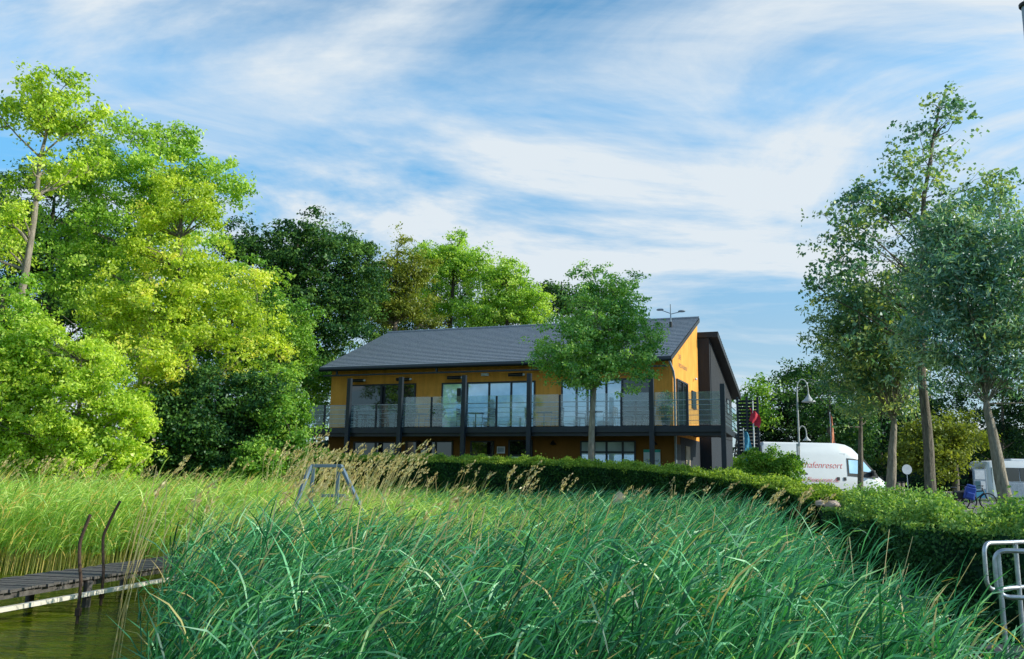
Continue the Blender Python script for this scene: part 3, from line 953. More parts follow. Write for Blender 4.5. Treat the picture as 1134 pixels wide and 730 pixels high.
def make_chair():
    root = empty('terrace_chair', (0, 0, 0))
    MB().box(-.23, .23, -.22, .22, .43, .46).build('seat', M['chair_metal'], root, bevel=0.01)
    mb = MB()
    for k in range(5):
        mb.box(-.20, .20, .23, .25, .54 + k * .085, .595 + k * .085)
    mb.tube([(-.22, .22, .44), (-.22, .25, .95), (.22, .25, .95), (.22, .22, .44)], .014, 6)
    mb.build('backrest', M['chair_metal'], root)
    for sx in (-1, 1):
        for sy in (-1, 1):
            MB().tube([(sx * .21, sy * .2, .45), (sx * .23, sy * .24, 0)], .014, 6).build('leg', M['chair_metal'], root)
        MB().tube([(sx * .22, .24, .68), (sx * .25, -.2, .66), (sx * .22, -.21, .44)], .013, 6).build('armrest', M['chair_metal'], root)
    return root


def make_table():
    root = empty('terrace_table', (0, 0, 0))
    MB().lathe([(0, .715), (.40, .715), (.42, .73), (.40, .745), (0, .745)], 20).build('table_top', M['chair_metal'], root, smooth=True)
    MB().tube([(0, 0, .03), (0, 0, .715)], .03, 10).build('column', M['chair_metal'], root, smooth=True)
    MB().lathe([(0, 0), (.24, 0), (.24, .02), (.04, .045), (0, .045)], 16).build('base', M['chair_metal'], root, smooth=True)
    return root


chair0, table0 = make_chair(), make_table()
used = [False, False]
TABLES = [-15.9, -12.7, -9.6, -6.1, -3.6, -1.75]
for i, x in enumerate(TABLES):
    t = table0 if i == 0 else copy_tree(table0)
    t.location = bw(x, -0.35 + 0.06 * (i % 2), DK)
    tag(t, 'round grey metal table on the balcony between terrace chairs', 'table', 'round tables on the balcony')
    for s_ in (-1, 1):
        ch = chair0 if not used[0] else copy_tree(chair0)
        used[0] = True
        ch.location = bw(x + s_ * 0.68, -0.3 + .08 * random.uniform(-1, 1), DK)
        ch.rotation_euler = (0, 0, -TH + (R(-90) if s_ > 0 else R(90)) + R(random.uniform(-18, 18)))
        tag(ch, 'grey metal slat-back chair at a round table behind the balcony glass', 'chair', 'terrace chairs on the balcony')


def make_planter(x, y, lab, seed, h=1.0):
    base = bw(x, y, DK)
    root = empty('potted_shrub', base)
    tag(root, lab, 'potted plant')
    MB().lathe([(0, 0), (.17, 0), (.22, .38), (.24, .40), (.20, .40), (.19, .36), (0, .36)], 14).build('pot', M['black'], root, smooth=True)
    rng = np.random.default_rng(seed)
    n = 700
    d = rng.normal(size=(n, 3))
    d /= np.linalg.norm(d, axis=1, keepdims=True)
    pos = d * rng.uniform(.2, 1, (n, 1)) ** .6 * np.array([.42, .42, h * .5]) + np.array([0, 0, .35 + h * .5])
    quads_object('foliage', leaf_quads(rng, pos, .10), rng.uniform(0, .8, n), LM['dark'], root)
    mb = MB()
    for k in range(5):
        a = k * 1.26
        mb.tube([(0, 0, .34), (.12 * math.cos(a), .12 * math.sin(a), .7), (.25 * math.cos(a), .25 * math.sin(a), .4 + h * .8)], .012, 5)
    mb.build('stem', M['bark_dark'], root)


make_planter(-13.05, -0.62, 'potted shrub on the balcony at the right end of the dark window', 1)
make_planter(-11.55, -0.65, 'dark potted shrub on the balcony left of the four-pane sliding door', 2, 0.9)
make_planter(-0.25, -0.55, 'tall potted shrub at the right-hand corner post of the balcony', 3, 1.35)


# ------------------------------------------------------------------ trees
def gpt(x, y, Y):
    q = at(x, y, Y)
    return np.array([q[0], Y, float(ground_z(q[0], Y))])


L = lobe
G_BACK = 'tall trees behind the building'
# left bank
b = gpt(24, 540, 27)
make_tree('ash_tree', 'tall airy tree at the left edge with a bare forked pale trunk', 'tree', b,
          [L(60, 120, 62, 40, 27), L(15, 120, 40, 36, 27), L(95, 128, 30, 22, 27), L(20, 200, 45, 34, 27), L(5, 260, 50, 40, 27), L(75, 175, 50, 24, 27.8)],
          [b, at(24, 330, 27), at(38, 240, 27), at(45, 175, 27), at(60, 110, 27)], LM['bright'], M['bark_pale'], 420, 26, 0.36, 0.14, 11, limbs=30, trad=0.14, shell=1.9, attach=0.9, limbr=0.5)
b = gpt(165, 545, 35)
make_tree('broadleaf_tree', 'large pale green broadleaf tree rising highest behind the yellowish one', 'tree', b,
          [L(165, 190, 70, 50, 35), L(215, 200, 48, 42, 35), L(120, 240, 75, 75, 35), L(190, 270, 80, 70, 35), L(140, 340, 90, 60, 35), L(250, 205, 16, 24, 35), L(100, 190, 24, 36, 35), L(195, 160, 22, 26, 35), L(140, 165, 22, 28, 35), L(90, 290, 40, 50, 35)],
          [b, at(160, 400, 35), at(165, 290, 35), at(170, 180, 35)], LM['light_green'], M['bark_pale'], 1500, 32, 0.44, 0.155, 12, limbs=16, trad=0.35)
b = gpt(205, 545, 29)
make_tree('flowering_tree', 'yellowish green tree with yellow tips left of the dark bush', 'tree', b,
          [L(200, 285, 58, 70, 29.5), L(235, 345, 62, 60, 29.5), L(165, 370, 65, 60, 29.5), L(205, 225, 35, 35, 29.5), L(275, 330, 30, 40, 29.5), L(175, 440, 55, 55, 29.5), L(180, 500, 40, 40, 29.5), L(145, 300, 26, 48, 29), L(243, 265, 20, 36, 29.5), L(118, 345, 28, 44, 29), L(190, 195, 18, 32, 29.5), L(165, 250, 22, 36, 29.3), L(165, 395, 42, 46, 27.4), L(235, 392, 52, 34, 28.3), L(292, 372, 30, 36, 28.6), L(190, 350, 40, 40, 28)],
          [b, at(205, 430, 29.5), at(200, 330, 29.5), at(200, 230, 29.5)], LM['yellow'], M['bark'], 1500, 32, 0.36, 0.13, 13, limbs=14, trad=0.25)
b = gpt(50, 545, 40)
make_tree('backing_tree', 'darker tree filling the gap behind the airy tree on the left', 'tree', b,
          [L(60, 240, 75, 70, 40), L(20, 330, 80, 90, 40), L(110, 330, 70, 80, 40), L(95, 165, 30, 30, 41)],
          [b, at(50, 400, 40), at(55, 300, 40), at(60, 220, 40)], LM['dark'], M['bark_dark'], 1000, 50, 0.62, 0.17, 14, limbs=10, trad=0.32)
b = gpt(10, 545, 25.6)
make_tree('small_tree', 'bright leafy small tree at the left frame edge under the airy tree', 'tree', b,
          [L(-10, 365, 40, 60, 25.6), L(30, 350, 18, 40, 25.6), L(-30, 420, 70, 80, 25.6), L(30, 400, 50, 50, 25.6)],
          [b, at(8, 470, 25.6), at(5, 390, 25.6), at(2, 320, 25.6)], LM['light_green'], M['bark'], 800, 32, 0.34, 0.125, 15, limbs=10, trad=0.16)
b = gpt(85, 545, 25)
make_tree('willow_bush', 'bright lime green bush rising from the reeds on the left', 'bush', b,
          [L(80, 450, 48, 50, 25), L(118, 485, 40, 54, 25), L(35, 485, 48, 52, 25), L(98, 408, 26, 36, 25), L(140, 505, 30, 38, 25), L(0, 470, 50, 60, 25.5), L(75, 525, 70, 22, 25), L(62, 392, 18, 40, 25), L(128, 425, 18, 40, 24.8), L(22, 415, 20, 44, 25), L(150, 465, 16, 34, 25)],
          [b, at(85, 500, 25), at(88, 440, 25), at(90, 400, 25)], LM['bright'], M['bark'], 1700, 34, 0.30, 0.115, 16, limbs=14, trad=0.10)
b = gpt(245, 545, 28)
make_tree('hazel_bush', 'big dark rounded bush between the lime bush and the building', 'bush', b,
          [L(245, 465, 68, 60, 28), L(215, 490, 52, 55, 28), L(290, 450, 42, 42, 28), L(200, 430, 30, 30, 28.5), L(240, 520, 80, 28, 28)],
          [b, at(245, 500, 28), at(245, 460, 28), at(245, 430, 28)], LM['dark'], M['bark_dark'], 1500, 38, 0.34, 0.115, 17, limbs=10, trad=0.10)  # shade on this bush put into the colour by the darker leaf material
b = gpt(312, 540, 27.5)
make_tree('elder_bush', 'sunlit mid green bush on the right flank of the dark rounded bush', 'bush', b,
          [L(315, 455, 22, 34, 27.6), L(305, 500, 34, 34, 27.4), L(282, 520, 30, 26, 26.6), L(335, 505, 18, 20, 27.6), L(300, 430, 22, 22, 28)],
          [b, at(308, 500, 27.5), at(308, 470, 27.5), at(310, 450, 27.5)], LM['mid'], M['bark'], 700, 36, 0.30, 0.105, 18, limbs=8, trad=0.07)

# behind the building
b = gpt(320, 530, 55)
make_tree('oak_tree', 'huge dark green tree just left of and behind the roof', 'tree', b,
          [L(300, 290, 52, 50, 55), L(355, 285, 55, 48, 55), L(390, 330, 40, 60, 55), L(330, 360, 70, 60, 55), L(290, 390, 50, 60, 54), L(265, 265, 25, 26, 54), L(345, 425, 50, 40, 55)],
          [b, at(320, 440, 55), at(325, 340, 55), at(330, 260, 55)], LM['dark'], M['bark_dark'], 2300, 36, 0.60, 0.21, 21, G_BACK, limbs=22, trad=0.45, shell=2.2)
b = gpt(300, 530, 50)
make_tree('maple_tree', 'green sun-edged tree below the huge dark one beside the balcony end', 'tree', b,
          [L(300, 380, 45, 50, 48), L(325, 350, 25, 30, 48), L(340, 440, 30, 40, 48), L(280, 320, 30, 40, 48), L(240, 380, 60, 50, 48), L(215, 420, 50, 50, 48)],
          [b, at(310, 450, 48), at(310, 390, 48), at(310, 340, 48)], LM['mid'], M['bark_dark'], 950, 42, 0.56, 0.18, 22, G_BACK, limbs=10, trad=0.2)
b = gpt(435, 530, 62)
make_tree('birch_tree', 'olive thin-crowned tree with a visible trunk above the left roof slope', 'tree', b,
          [L(438, 310, 34, 42, 62), L(455, 345, 34, 30, 62), L(415, 340, 22, 32, 62), L(470, 300, 20, 20, 62)],
          [b, at(436, 400, 62), at(438, 340, 62), at(440, 275, 62)], LM['olive'], M['bark'], 620, 32, 0.60, 0.20, 23, G_BACK, limbs=16, trad=0.28, shell=1.9, attach=.9)
b = gpt(500, 530, 66)
make_tree('lime_tree', 'bright green tree with two bare limbs showing above the middle of the roof', 'tree', b,
          [L(498, 285, 42, 26, 66), L(525, 300, 26, 26, 66), L(475, 300, 22, 26, 66), L(485, 340, 26, 22, 66)],
          [b, at(495, 400, 66), at(500, 340, 66), at(505, 275, 66)], LM['light_green'], M['bark_dark'], 620, 34, 0.60, 0.20, 24, G_BACK, limbs=16, trad=0.3, shell=2, attach=1.0)
b = gpt(480, 530, 78)
make_tree('backing_tree', 'dense mid green tree closing the gaps behind the two bright trees over the roof', 'tree', b,
          [L(455, 345, 60, 40, 78), L(530, 350, 55, 30, 78), L(415, 350, 40, 50, 78), L(500, 325, 30, 26, 78), L(575, 358, 40, 16, 78)],
          [b, at(480, 400, 78), at(480, 350, 78), at(480, 310, 78)], LM['dark'], M['bark_dark'], 800, 34, 0.8, 0.24, 27, G_BACK, limbs=8, trad=0.3)
b = gpt(562, 530, 64)
make_tree('cherry_tree', 'bright rounded tree above the roof left of the small street tree', 'tree', b,
          [L(560, 322, 26, 32, 64), L(582, 340, 26, 22, 64), L(545, 350, 30, 18, 64), L(520, 352, 20, 14, 64)],
          [b, at(560, 400, 64), at(562, 350, 64), at(562, 300, 64)], LM['light_green'], M['bark_dark'], 620, 34, 0.60, 0.20, 25, G_BACK, limbs=10, trad=0.25)
b = gpt(622, 530, 68)
make_tree('spruce_like_tree', 'blackish green tree peeping over the roof behind the small street tree', 'tree', b,
          [L(618, 330, 26, 20, 68), L(640, 350, 30, 20, 68), L(600, 350, 16, 14, 68)],
          [b, at(622, 400, 68), at(622, 350, 68), at(622, 312, 68)], LM['dark'], M['bark_dark'], 110, 60, 0.8, 0.25, 26, G_BACK, limbs=6, trad=0.25)

# the small tree in front of the balcony
b = gpt(655, 530, 27.6)
b[2] = 1.6
make_tree('street_tree', 'small round-crowned green tree with a pale stem in front of the balcony', 'tree', b,
          [L(665, 360, 52, 50, 27.6), L(640, 385, 48, 36, 27.6), L(695, 385, 42, 34, 27.6), L(660, 315, 24, 26, 27.6), L(625, 370, 28, 30, 27.6), L(650, 415, 34, 20, 27.6), L(690, 345, 30, 26, 27.6), L(655, 425, 14, 16, 27.6), L(660, 390, 62, 34, 27.4), L(715, 372, 18, 22, 27.6), L(690, 320, 18, 18, 27.6), L(700, 410, 26, 22, 27.4), L(610, 400, 18, 22, 27.6)],
          [b, at(655, 470, 27.6), at(658, 430, 27.6), at(660, 380, 27.6), at(663, 320, 27.6)], LM['street'], M['bark_pale'], 1500, 22, 0.25, 0.10, 31, limbs=20, trad=0.115, shell=2.2)

# right-hand bank: poplar and pollard willows
b = gpt(1031, 575, 26)
make_tree('poplar_tree', 'tall sparse poplar whose crown tops the group on the right', 'tree', b,
          [L(1040, 160, 42, 50, 26), L(985, 225, 62, 40, 26), L(1085, 210, 48, 40, 26), L(1025, 250, 75, 55, 26), L(940, 260, 42, 40, 26), L(915, 300, 26, 40, 26), L(1000, 190, 40, 30, 26), L(960, 330, 52, 60, 26), L(1050, 125, 18, 20, 26), L(1110, 240, 40, 50, 26)],
          [b, at(1029, 500, 26), at(1021, 420, 26), at(1020, 320, 26), at(1023, 220, 26), at(1040, 120, 26)], LM['poplar'], M['bark'], 950, 10, 0.34, 0.13, 41, kb=3.5, limbs=44, trad=0.17, shell=1.7, aspect=0.8, attach=0.75, limbr=0.3)


def pollard(name, label, px, Y, head, lobes, seed, trad, ncl, per, foot, mat='willow', lean=0, group='pollard willows on the bank', leaf=0.185):
    b = gpt(foot, 580, Y)
    h = at(head[0], head[1], Y)
    t = make_tree(name, label, 'tree', b, lobes,
                  [b, b * .45 + h * .55, h, h + np.array([0, 0, .35])], LM[mat], M['bark_pale'], ncl, per, 0.42, leaf, seed, group,
                  limbs=46, trad=trad, shell=2.0, aspect=0.28, limbr=0.28, droop=0.5, attach=1.6, head=True)
    return t


pollard('pollard_willow', 'leaning pollard willow with blue-green crown, right of the poplar trunk', 1100, 23, (1093, 452),
        [L(1085, 310, 78, 75, 23), L(1035, 410, 36, 36, 23), L(1060, 265, 40, 34, 23), L(1130, 330, 70, 85, 23), L(1050, 300, 48, 60, 23), L(1110, 400, 70, 38, 23), L(1040, 370, 45, 45, 23), L(1085, 245, 45, 28, 23)], 42, 0.19, 1500, 17, 1118)
pollard('pollard_willow', 'straight dark pollard willow left of the poplar trunk', 985, 28, (990, 470),
        [L(975, 360, 62, 60, 28), L(1000, 400, 52, 50, 28), L(950, 400, 45, 42, 28), L(1010, 320, 48, 50, 28), L(985, 440, 42, 24, 28), L(935, 360, 30, 36, 28)], 43, 0.18, 1300, 18, 985, 'poplar')
b = gpt(953, 570, 31)
make_tree('slender_tree', 'slender young tree standing in front of the van bonnet', 'tree', b,
          [L(952, 420, 30, 40, 31), L(940, 390, 30, 30, 31), L(968, 440, 26, 26, 31)],
          [b, at(953, 500, 31), at(953, 460, 31), at(953, 400, 31)], LM['poplar'], M['bark'], 150, 36, 0.42, 0.14, 44, limbs=14, trad=0.11, shell=2)

# distant right
G_FAR = 'trees beyond the parking road'
FAR = [
    ('dark broad tree closing the view directly above the van roof', 'shade', 872, 70, [(872, 465, 42, 42), (900, 440, 34, 40), (850, 480, 26, 32), (915, 480, 40, 44)], 300),
    ('small feathery tree beside the roof end of the building', 'mid', 838, 62, [(838, 440, 13, 16), (832, 455, 12, 14)], 40),
    ('mid green tree catching sun behind the orange beach flag', 'dark', 918, 62, [(920, 470, 30, 34), (900, 425, 22, 20), (945, 490, 24, 28)], 120),
    ('dark tree between the two straight trunks beyond the road', 'shade', 975, 78, [(960, 460, 50, 50), (1000, 470, 50, 50), (985, 500, 50, 30)], 260),
    ('pale sunlit lime tree standing on the lawn beyond the road', 'olive', 1058, 62, [(1055, 488, 28, 24), (1035, 495, 26, 26), (1070, 480, 18, 16), (1020, 505, 22, 22)], 190),
    ('tall dark tree looming above the white bus', 'shade', 1110, 85, [(1105, 450, 60, 60), (1140, 470, 50, 60), (1080, 500, 50, 30), (1125, 500, 40, 34)], 300),
    ('dark tree backing the pale sunlit lime tree', 'shade', 1030, 92, [(1020, 450, 60, 55), (1060, 470, 50, 50), (1000, 500, 60, 36), (1050, 505, 60, 30)], 280),
]
for i, (lab, mat, px, Y, lb, ncl) in enumerate(FAR):
    b = gpt(px, 548, Y)
    b[2] = ZP
    top = min(q[1] - q[3] for q in lb)
    make_tree('parkland_tree', lab, 'tree', b, [L(q[0], q[1], q[2], q[3], Y) for q in lb],
              [b, at(px, 520, Y), at(px, (top + 520) / 2, Y), at(px, top + 15, Y)], LM[mat], M['bark'], int(ncl * 1.8), 40, 0.85, 0.24, 60 + i, G_FAR, limbs=8, trad=0.26, sub=False)

# far wood closing the horizon
rng = np.random.default_rng(99)
cs = []
for X in np.arange(-190, 190, 1.6):
    Yw = 135 + 12 * math.sin(X * .05)
    if -75 < X < 60:
        hmax = 7 + 3 * math.sin(X * .13) + rng.uniform(0, 3)
    else:
        hmax = 12 + 4 * math.sin(X * .09) + rng.uniform(0, 3)
    for k in range(8):
        cs.append((X + rng.normal() * 2, Yw + rng.normal() * 3, ZP + hmax * rng.uniform(0, 1)))
cs = np.array(cs)
pos = np.repeat(cs, 22, 0) + rng.normal(size=(len(cs) * 22, 3)) * 1.2
ridge, rings = MB(), []
for X in np.arange(-190, 190, 4.0):
    Yw = 135 + 12 * math.sin(X * .05)
    h = (5.5 + 2.2 * math.sin(X * .13) if -75 < X < 60 else 9 + 3 * math.sin(X * .09)) + 1.2 * math.sin(X * .7)
    rings.append([(X, Yw - 4, ZP - 1), (X, Yw - 2, ZP + h * .8), (X, Yw + 2, ZP + h), (X, Yw + 5, ZP - 1)])
ridge.loft(rings)
fw = quads_object('far_wood', leaf_quads(rng, pos, 0.9), np.repeat(rng.uniform(0, .6, len(cs)), 22) + rng.uniform(0, .4, len(pos)), LM['shade'], None, ridge)
tag(fw, 'dark distant wood closing the horizon', 'wood', kind='stuff')


# ------------------------------------------------------------------ hedges
def hedge(name, label, path, width, seed, density, leaf=0.075, rough=0.05, mat='hedge'):
    """path: list of (x, y, ztop); foot follows the ground"""
    rng = np.random.default_rng(seed)
    P = np.array(path, float)
    seg = np.linalg.norm(np.diff(P[:, :2], axis=0), axis=1)
    cum = np.concatenate([[0], np.cumsum(seg)])
    n = max(8, int(cum[-1] / 0.25))
    tt = np.linspace(0, cum[-1], n)
    Q = np.stack([np.interp(tt, cum, P[:, k]) for k in range(3)], 1)
    for _ in range(6):
        Q[1:-1] = Q[1:-1] * .5 + (Q[:-2] + Q[2:]) * .25
    T = np.gradient(Q[:, :2], axis=0)
    T /= np.linalg.norm(T, axis=1, keepdims=True)
    N = np.stack([-T[:, 1], T[:, 0]], 1)
    zb = ground_z(Q[:, 0], Q[:, 1])
    base = Q[len(Q) // 2].copy()
    base[2] = zb[len(Q) // 2]
    core = MB()
    rings = []
    for i in range(n):
        w = width * .5 - .10
        zt = Q[i, 2] - .10
        c = []
        for (s_, z) in ((-1, zb[i] - .1), (-1, zt), (1, zt), (1, zb[i] - .1)):
            c.append((Q[i, 0] + N[i, 0] * w * s_ - base[0], Q[i, 1] + N[i, 1] * w * s_ - base[1], z - base[2]))
        rings.append(c)
    core.loft(rings)
    area = cum[-1] * (2 * 1.1 + width)
    m = int(area * density)
    u = rng.uniform(0, n - 1.001, m)
    i0 = u.astype(int)
    f = (u - i0)[:, None]
    q = Q[i0] * (1 - f) + Q[i0 + 1] * f
    nn = N[i0] * (1 - f) + N[i0 + 1] * f
    z0 = zb[i0] * (1 - f[:, 0]) + zb[i0 + 1] * f[:, 0]
    H = q[:, 2] - z0
    side = rng.uniform(0, 1, m)
    ptop = width / (width + 2 * 1.1)
    s_ = np.where(side < ptop, rng.uniform(-1, 1, m), np.where(rng.uniform(0, 1, m) < .5, -1, 1))
    hfrac = np.where(side < ptop, 1.0, rng.uniform(0, 1, m))
    bumpy = rough * (np.sin(u * .9 + s_ * 3) + np.sin(u * 2.3 + hfrac * 9) + rng.normal(size=m) * .7)
    lat = s_ * (width * .5 + np.where(side < ptop, 0, bumpy))
    z = z0 + H * hfrac + np.where(side < ptop, bumpy + rng.exponential(.02, m), 0)
    # rounded shoulder
    z -= np.clip(np.abs(s_) - .75, 0, 1) * .3 * (side < ptop)
    pos = np.stack([q[:, 0] + nn[:, 0] * lat, q[:, 1] + nn[:, 1] * lat, z], 1)
    outv = np.stack([nn[:, 0] * s_ * (side >= ptop), nn[:, 1] * s_ * (side >= ptop), (side < ptop) * 0.2], 1) * 0.8
    V = leaf_quads(rng, pos, leaf, .6, .05, outv) - base
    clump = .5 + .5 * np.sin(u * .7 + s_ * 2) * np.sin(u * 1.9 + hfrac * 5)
    tint = np.where((side < ptop) | (hfrac > .93), .50 + .40 * rng.uniform(0, 1, m) + .15 * clump, .02 + .42 * rng.uniform(0, 1, m) + .14 * clump)  # sunlit top and shaded sides put into the leaf tint
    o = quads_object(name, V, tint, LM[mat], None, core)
    o.location = tuple(base)
    tag(o, label, 'hedge')
    return o


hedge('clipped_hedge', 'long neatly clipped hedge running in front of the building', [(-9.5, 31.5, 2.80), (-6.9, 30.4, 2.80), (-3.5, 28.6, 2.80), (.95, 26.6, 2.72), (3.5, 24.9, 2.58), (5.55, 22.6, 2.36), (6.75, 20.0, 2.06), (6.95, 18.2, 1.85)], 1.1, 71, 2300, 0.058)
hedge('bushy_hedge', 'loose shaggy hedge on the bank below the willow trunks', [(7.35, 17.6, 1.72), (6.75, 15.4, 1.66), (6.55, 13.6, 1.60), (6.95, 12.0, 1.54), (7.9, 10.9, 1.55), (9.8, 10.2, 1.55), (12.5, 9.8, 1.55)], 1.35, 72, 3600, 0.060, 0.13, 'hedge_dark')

b = gpt(850, 540, 30)
b[2] = 1.35
make_tree('round_bush', 'round sunlit bush between the stair and the white van', 'bush', b,
          [L(850, 515, 33, 19, 30), L(838, 521, 24, 16, 30), L(868, 520, 18, 15, 30), L(850, 530, 34, 12, 30)],
          [b, at(850, 530, 30), at(850, 520, 30)], LM['mid'], M['bark'], 620, 44, 0.22, 0.085, 45, limbs=6, trad=0.05, sub=False)


# ------------------------------------------------------------------ reeds
def reed_quads(rng, P, H, nleaf, llen, lwid, wind=0.6, tan=0.12, dens_low=0.3):
    """P (n,2) foot points, H (n,) tip heights above the water or ground; returns quads and tints"""
    n = len(P)
    z0 = np.maximum(ground_z(P[:, 0], P[:, 1]), -0.15)
    foot = np.stack([P[:, 0], P[:, 1], z0], 1)
    hh = H - z0
    lean = np.stack([rng.normal(.16, .10, n) * wind * 1.6, rng.normal(0, .08, n)], 1) * hh[:, None]
    tint_s = rng.uniform(0, .75, n)

    def stem(t):
        t = np.asarray(t)[:, None]
        p = np.empty((n, 3)) if len(t) == n else None
        return np.concatenate([foot[:, :2] + lean * t ** 2, foot[:, 2:] + hh[:, None] * t], 1)
    Vs, Ts = [], []
    ts = [0, .35, .7, 1.0]
    sw = 0.006
    side = rng.normal(size=(n, 2)) * .45 + np.array([1.0, 0])
    side /= np.linalg.norm(side, axis=1, keepdims=True)
    sv = np.concatenate([side, np.zeros((n, 1))], 1) * sw
    for a, b_ in zip(ts[:-1], ts[1:]):
        pa, pb = stem(np.full(n, a)), stem(np.full(n, b_))
        Vs.append(np.stack([pa - sv, pa + sv, pb + sv * .6, pb - sv * .6], 1))
        Ts.append(np.where(a < .3, rng.uniform(.86, 1.0, n), tint_s * .9) if tan > 0 else tint_s)
    for k in range(nleaf):
        t = dens_low + (1 - dens_low) * (k + rng.uniform(0, 1, n)) / nleaf
        p0 = stem(t)
        phi = rng.normal(0, 0.48 / max(wind, .3), n) + np.where(rng.uniform(0, 1, n) < .12, math.pi, 0)
        az = np.stack([np.cos(phi), np.sin(phi), np.zeros(n)], 1)
        bx = np.stack([-np.sin(phi), np.cos(phi), rng.normal(0, .95, n)], 1)
        bx /= np.linalg.norm(bx, axis=1, keepdims=True)
        ln = llen * rng.uniform(.6, 1.25, n) * (0.65 + .5 * np.sin(np.clip(t, 0, 1) * math.pi * .8))
        up = rng.uniform(.75, 1.9, n)
        dr = rng.uniform(.25, 1.05, n)
        wd = lwid * rng.uniform(.7, 1.25, n)
        prev, pw = p0, wd * .55
        tl = np.clip(tint_s * .35 + rng.uniform(0, .62, n) ** 1.15, 0, .82)
        yl = rng.uniform(0, 1, n) < tan * .5
        tl = np.where(yl, rng.uniform(.86, 1, n), tl)
        for s_, wf in ((.3, 1.0), (.62, .85), (1.0, .06)):
            hor = ln * (s_ * .55 + .45 * s_ ** 2)
            ver = ln * (up * s_ * .85 - dr * s_ ** 2 * .75)
            q = p0 + az * hor[:, None] * .8 + np.array([0, 0, 1]) * ver[:, None]
            w = wd * wf
            Vs.append(np.stack([prev - bx * pw[:, None] * .5, prev + bx * pw[:, None] * .5, q + bx * w[:, None] * .5, q - bx * w[:, None] * .5], 1))
            Ts.append(tl + .04 * s_)
            prev, pw = q, w
    return np.concatenate(Vs), np.concatenate(Ts)


def scatter(rng, x0, x1, y0, y1, per, fn):
    n = int((x1 - x0) * (y1 - y0) * per)
    P = np.stack([rng.uniform(x0, x1, n), rng.uniform(y0, y1, n)], 1)
    return P[fn(P[:, 0], P[:, 1])]


rng = np.random.default_rng(5)


def clumpy(P, s, lo):
    v = .5 + .25 * np.sin(P[:, 0] * s + 1.3 * np.sin(P[:, 1] * s * .7)) + .25 * np.sin(P[:, 1] * s * 1.1 + P[:, 0] * .6)
    return rng.uniform(0, 1, len(P)) < lo + (1 - lo) * v


def right_edge(Y):
    return np.interp(Y, [3, 6, 8, 10, 12.5, 15, 18, 21, 24, 27], [1.7, 3.15, 3.45, 3.6, 3.9, 4.4, 5.2, 5.5, 3.7, .8])


def left_edge(Y):
    return np.interp(Y, [3, 6, 8, 11, 14, 17, 18.5, 27], [-1.25, -2.45, -3.25, -4.35, -5.1, -5.9, -6.4, -8.5])


near = scatter(rng, -4.5, 5, 4.6, 9.5, 115, lambda x, y: (x > left_edge(y)) & (x < right_edge(y)))
near = near[clumpy(near, 2.2, .55)]
Hn = 1.30 + .10 * np.sin(near[:, 0] * 1.7) + rng.normal(0, .13, len(near)) - np.clip(left_edge(near[:, 1]) + .8 - near[:, 0], 0, 1) * .5 - np.clip(near[:, 0] - right_edge(near[:, 1]) + 1.8, 0, 2) * .22
V, T = reed_quads(rng, near, Hn, 12, .36, .0165, 1.0, .14, .2)
mid = scatter(rng, -9, 6, 9.5, 27, 62, lambda x, y: (x > left_edge(y)) & (x < right_edge(y)))
mid = mid[clumpy(mid, 1.5, .6)]
gm_ = np.maximum(ground_z(mid[:, 0], mid[:, 1]), 0)
Hm = np.interp(mid[:, 1], [9, 14, 18, 22, 27], [1.28, 1.31, 1.39, 1.46, 1.52]) + .07 * np.sin(mid[:, 0] * 1.3 + mid[:, 1]) + rng.normal(0, .11, len(mid))
ok = Hm > gm_ + .22
mid, Hm = mid[ok], Hm[ok]
V2, T2 = reed_quads(rng, mid, Hm, 9, .36, .019, 1.0, .14, .25)
fx = V2[:, 0, 0] + .20 * (V2[:, 0, 1] - 17) + rng.normal(0, 1.6, len(V2))
light_green = (fx < -.2) & (V2[:, 0, 1] > 12.5 + rng.normal(0, 1.5, len(V2)))  # reeds in this patch get the painted sunlit leaf colour
fq = quads_object('sunlit_reeds', V2[light_green], T2[light_green], LM['reed_lit'])
tag(fq, 'light green reeds around the trestle frame in mid-bed, sunlight put into their colour', 'reeds', kind='stuff')
V2, T2 = V2[~light_green], T2[~light_green]
rb = quads_object('reed_bed', np.concatenate([V, V2]), np.concatenate([T, T2]), LM['reed'])
tag(rb, 'dense blue-green reeds filling the foreground lake edge', 'reeds', kind='stuff')

bank = scatter(rng, -24, -4, 17.5, 26, 46, lambda x, y: (x < left_edge(y) + 1.5) & ((x < -7.2) | (y > 19)) & (y > 18.2 + .12 * (x + 8)))
gb_ = np.maximum(ground_z(bank[:, 0], bank[:, 1]), 0)
Hb = np.interp(bank[:, 1], [17, 20, 26], [1.50, 1.58, 1.62]) + rng.normal(0, .13, len(bank))
ok = Hb > gb_ + .2
bank, Hb = bank[ok], Hb[ok]
V, T = reed_quads(rng, bank, Hb, 8, .45, .026, 1.0, .3, .3)
rb = quads_object('reed_belt', V, T, LM['reed_lit'])
tag(rb, 'sunlit yellow-green reed belt behind the jetty', 'reeds', kind='stuff')


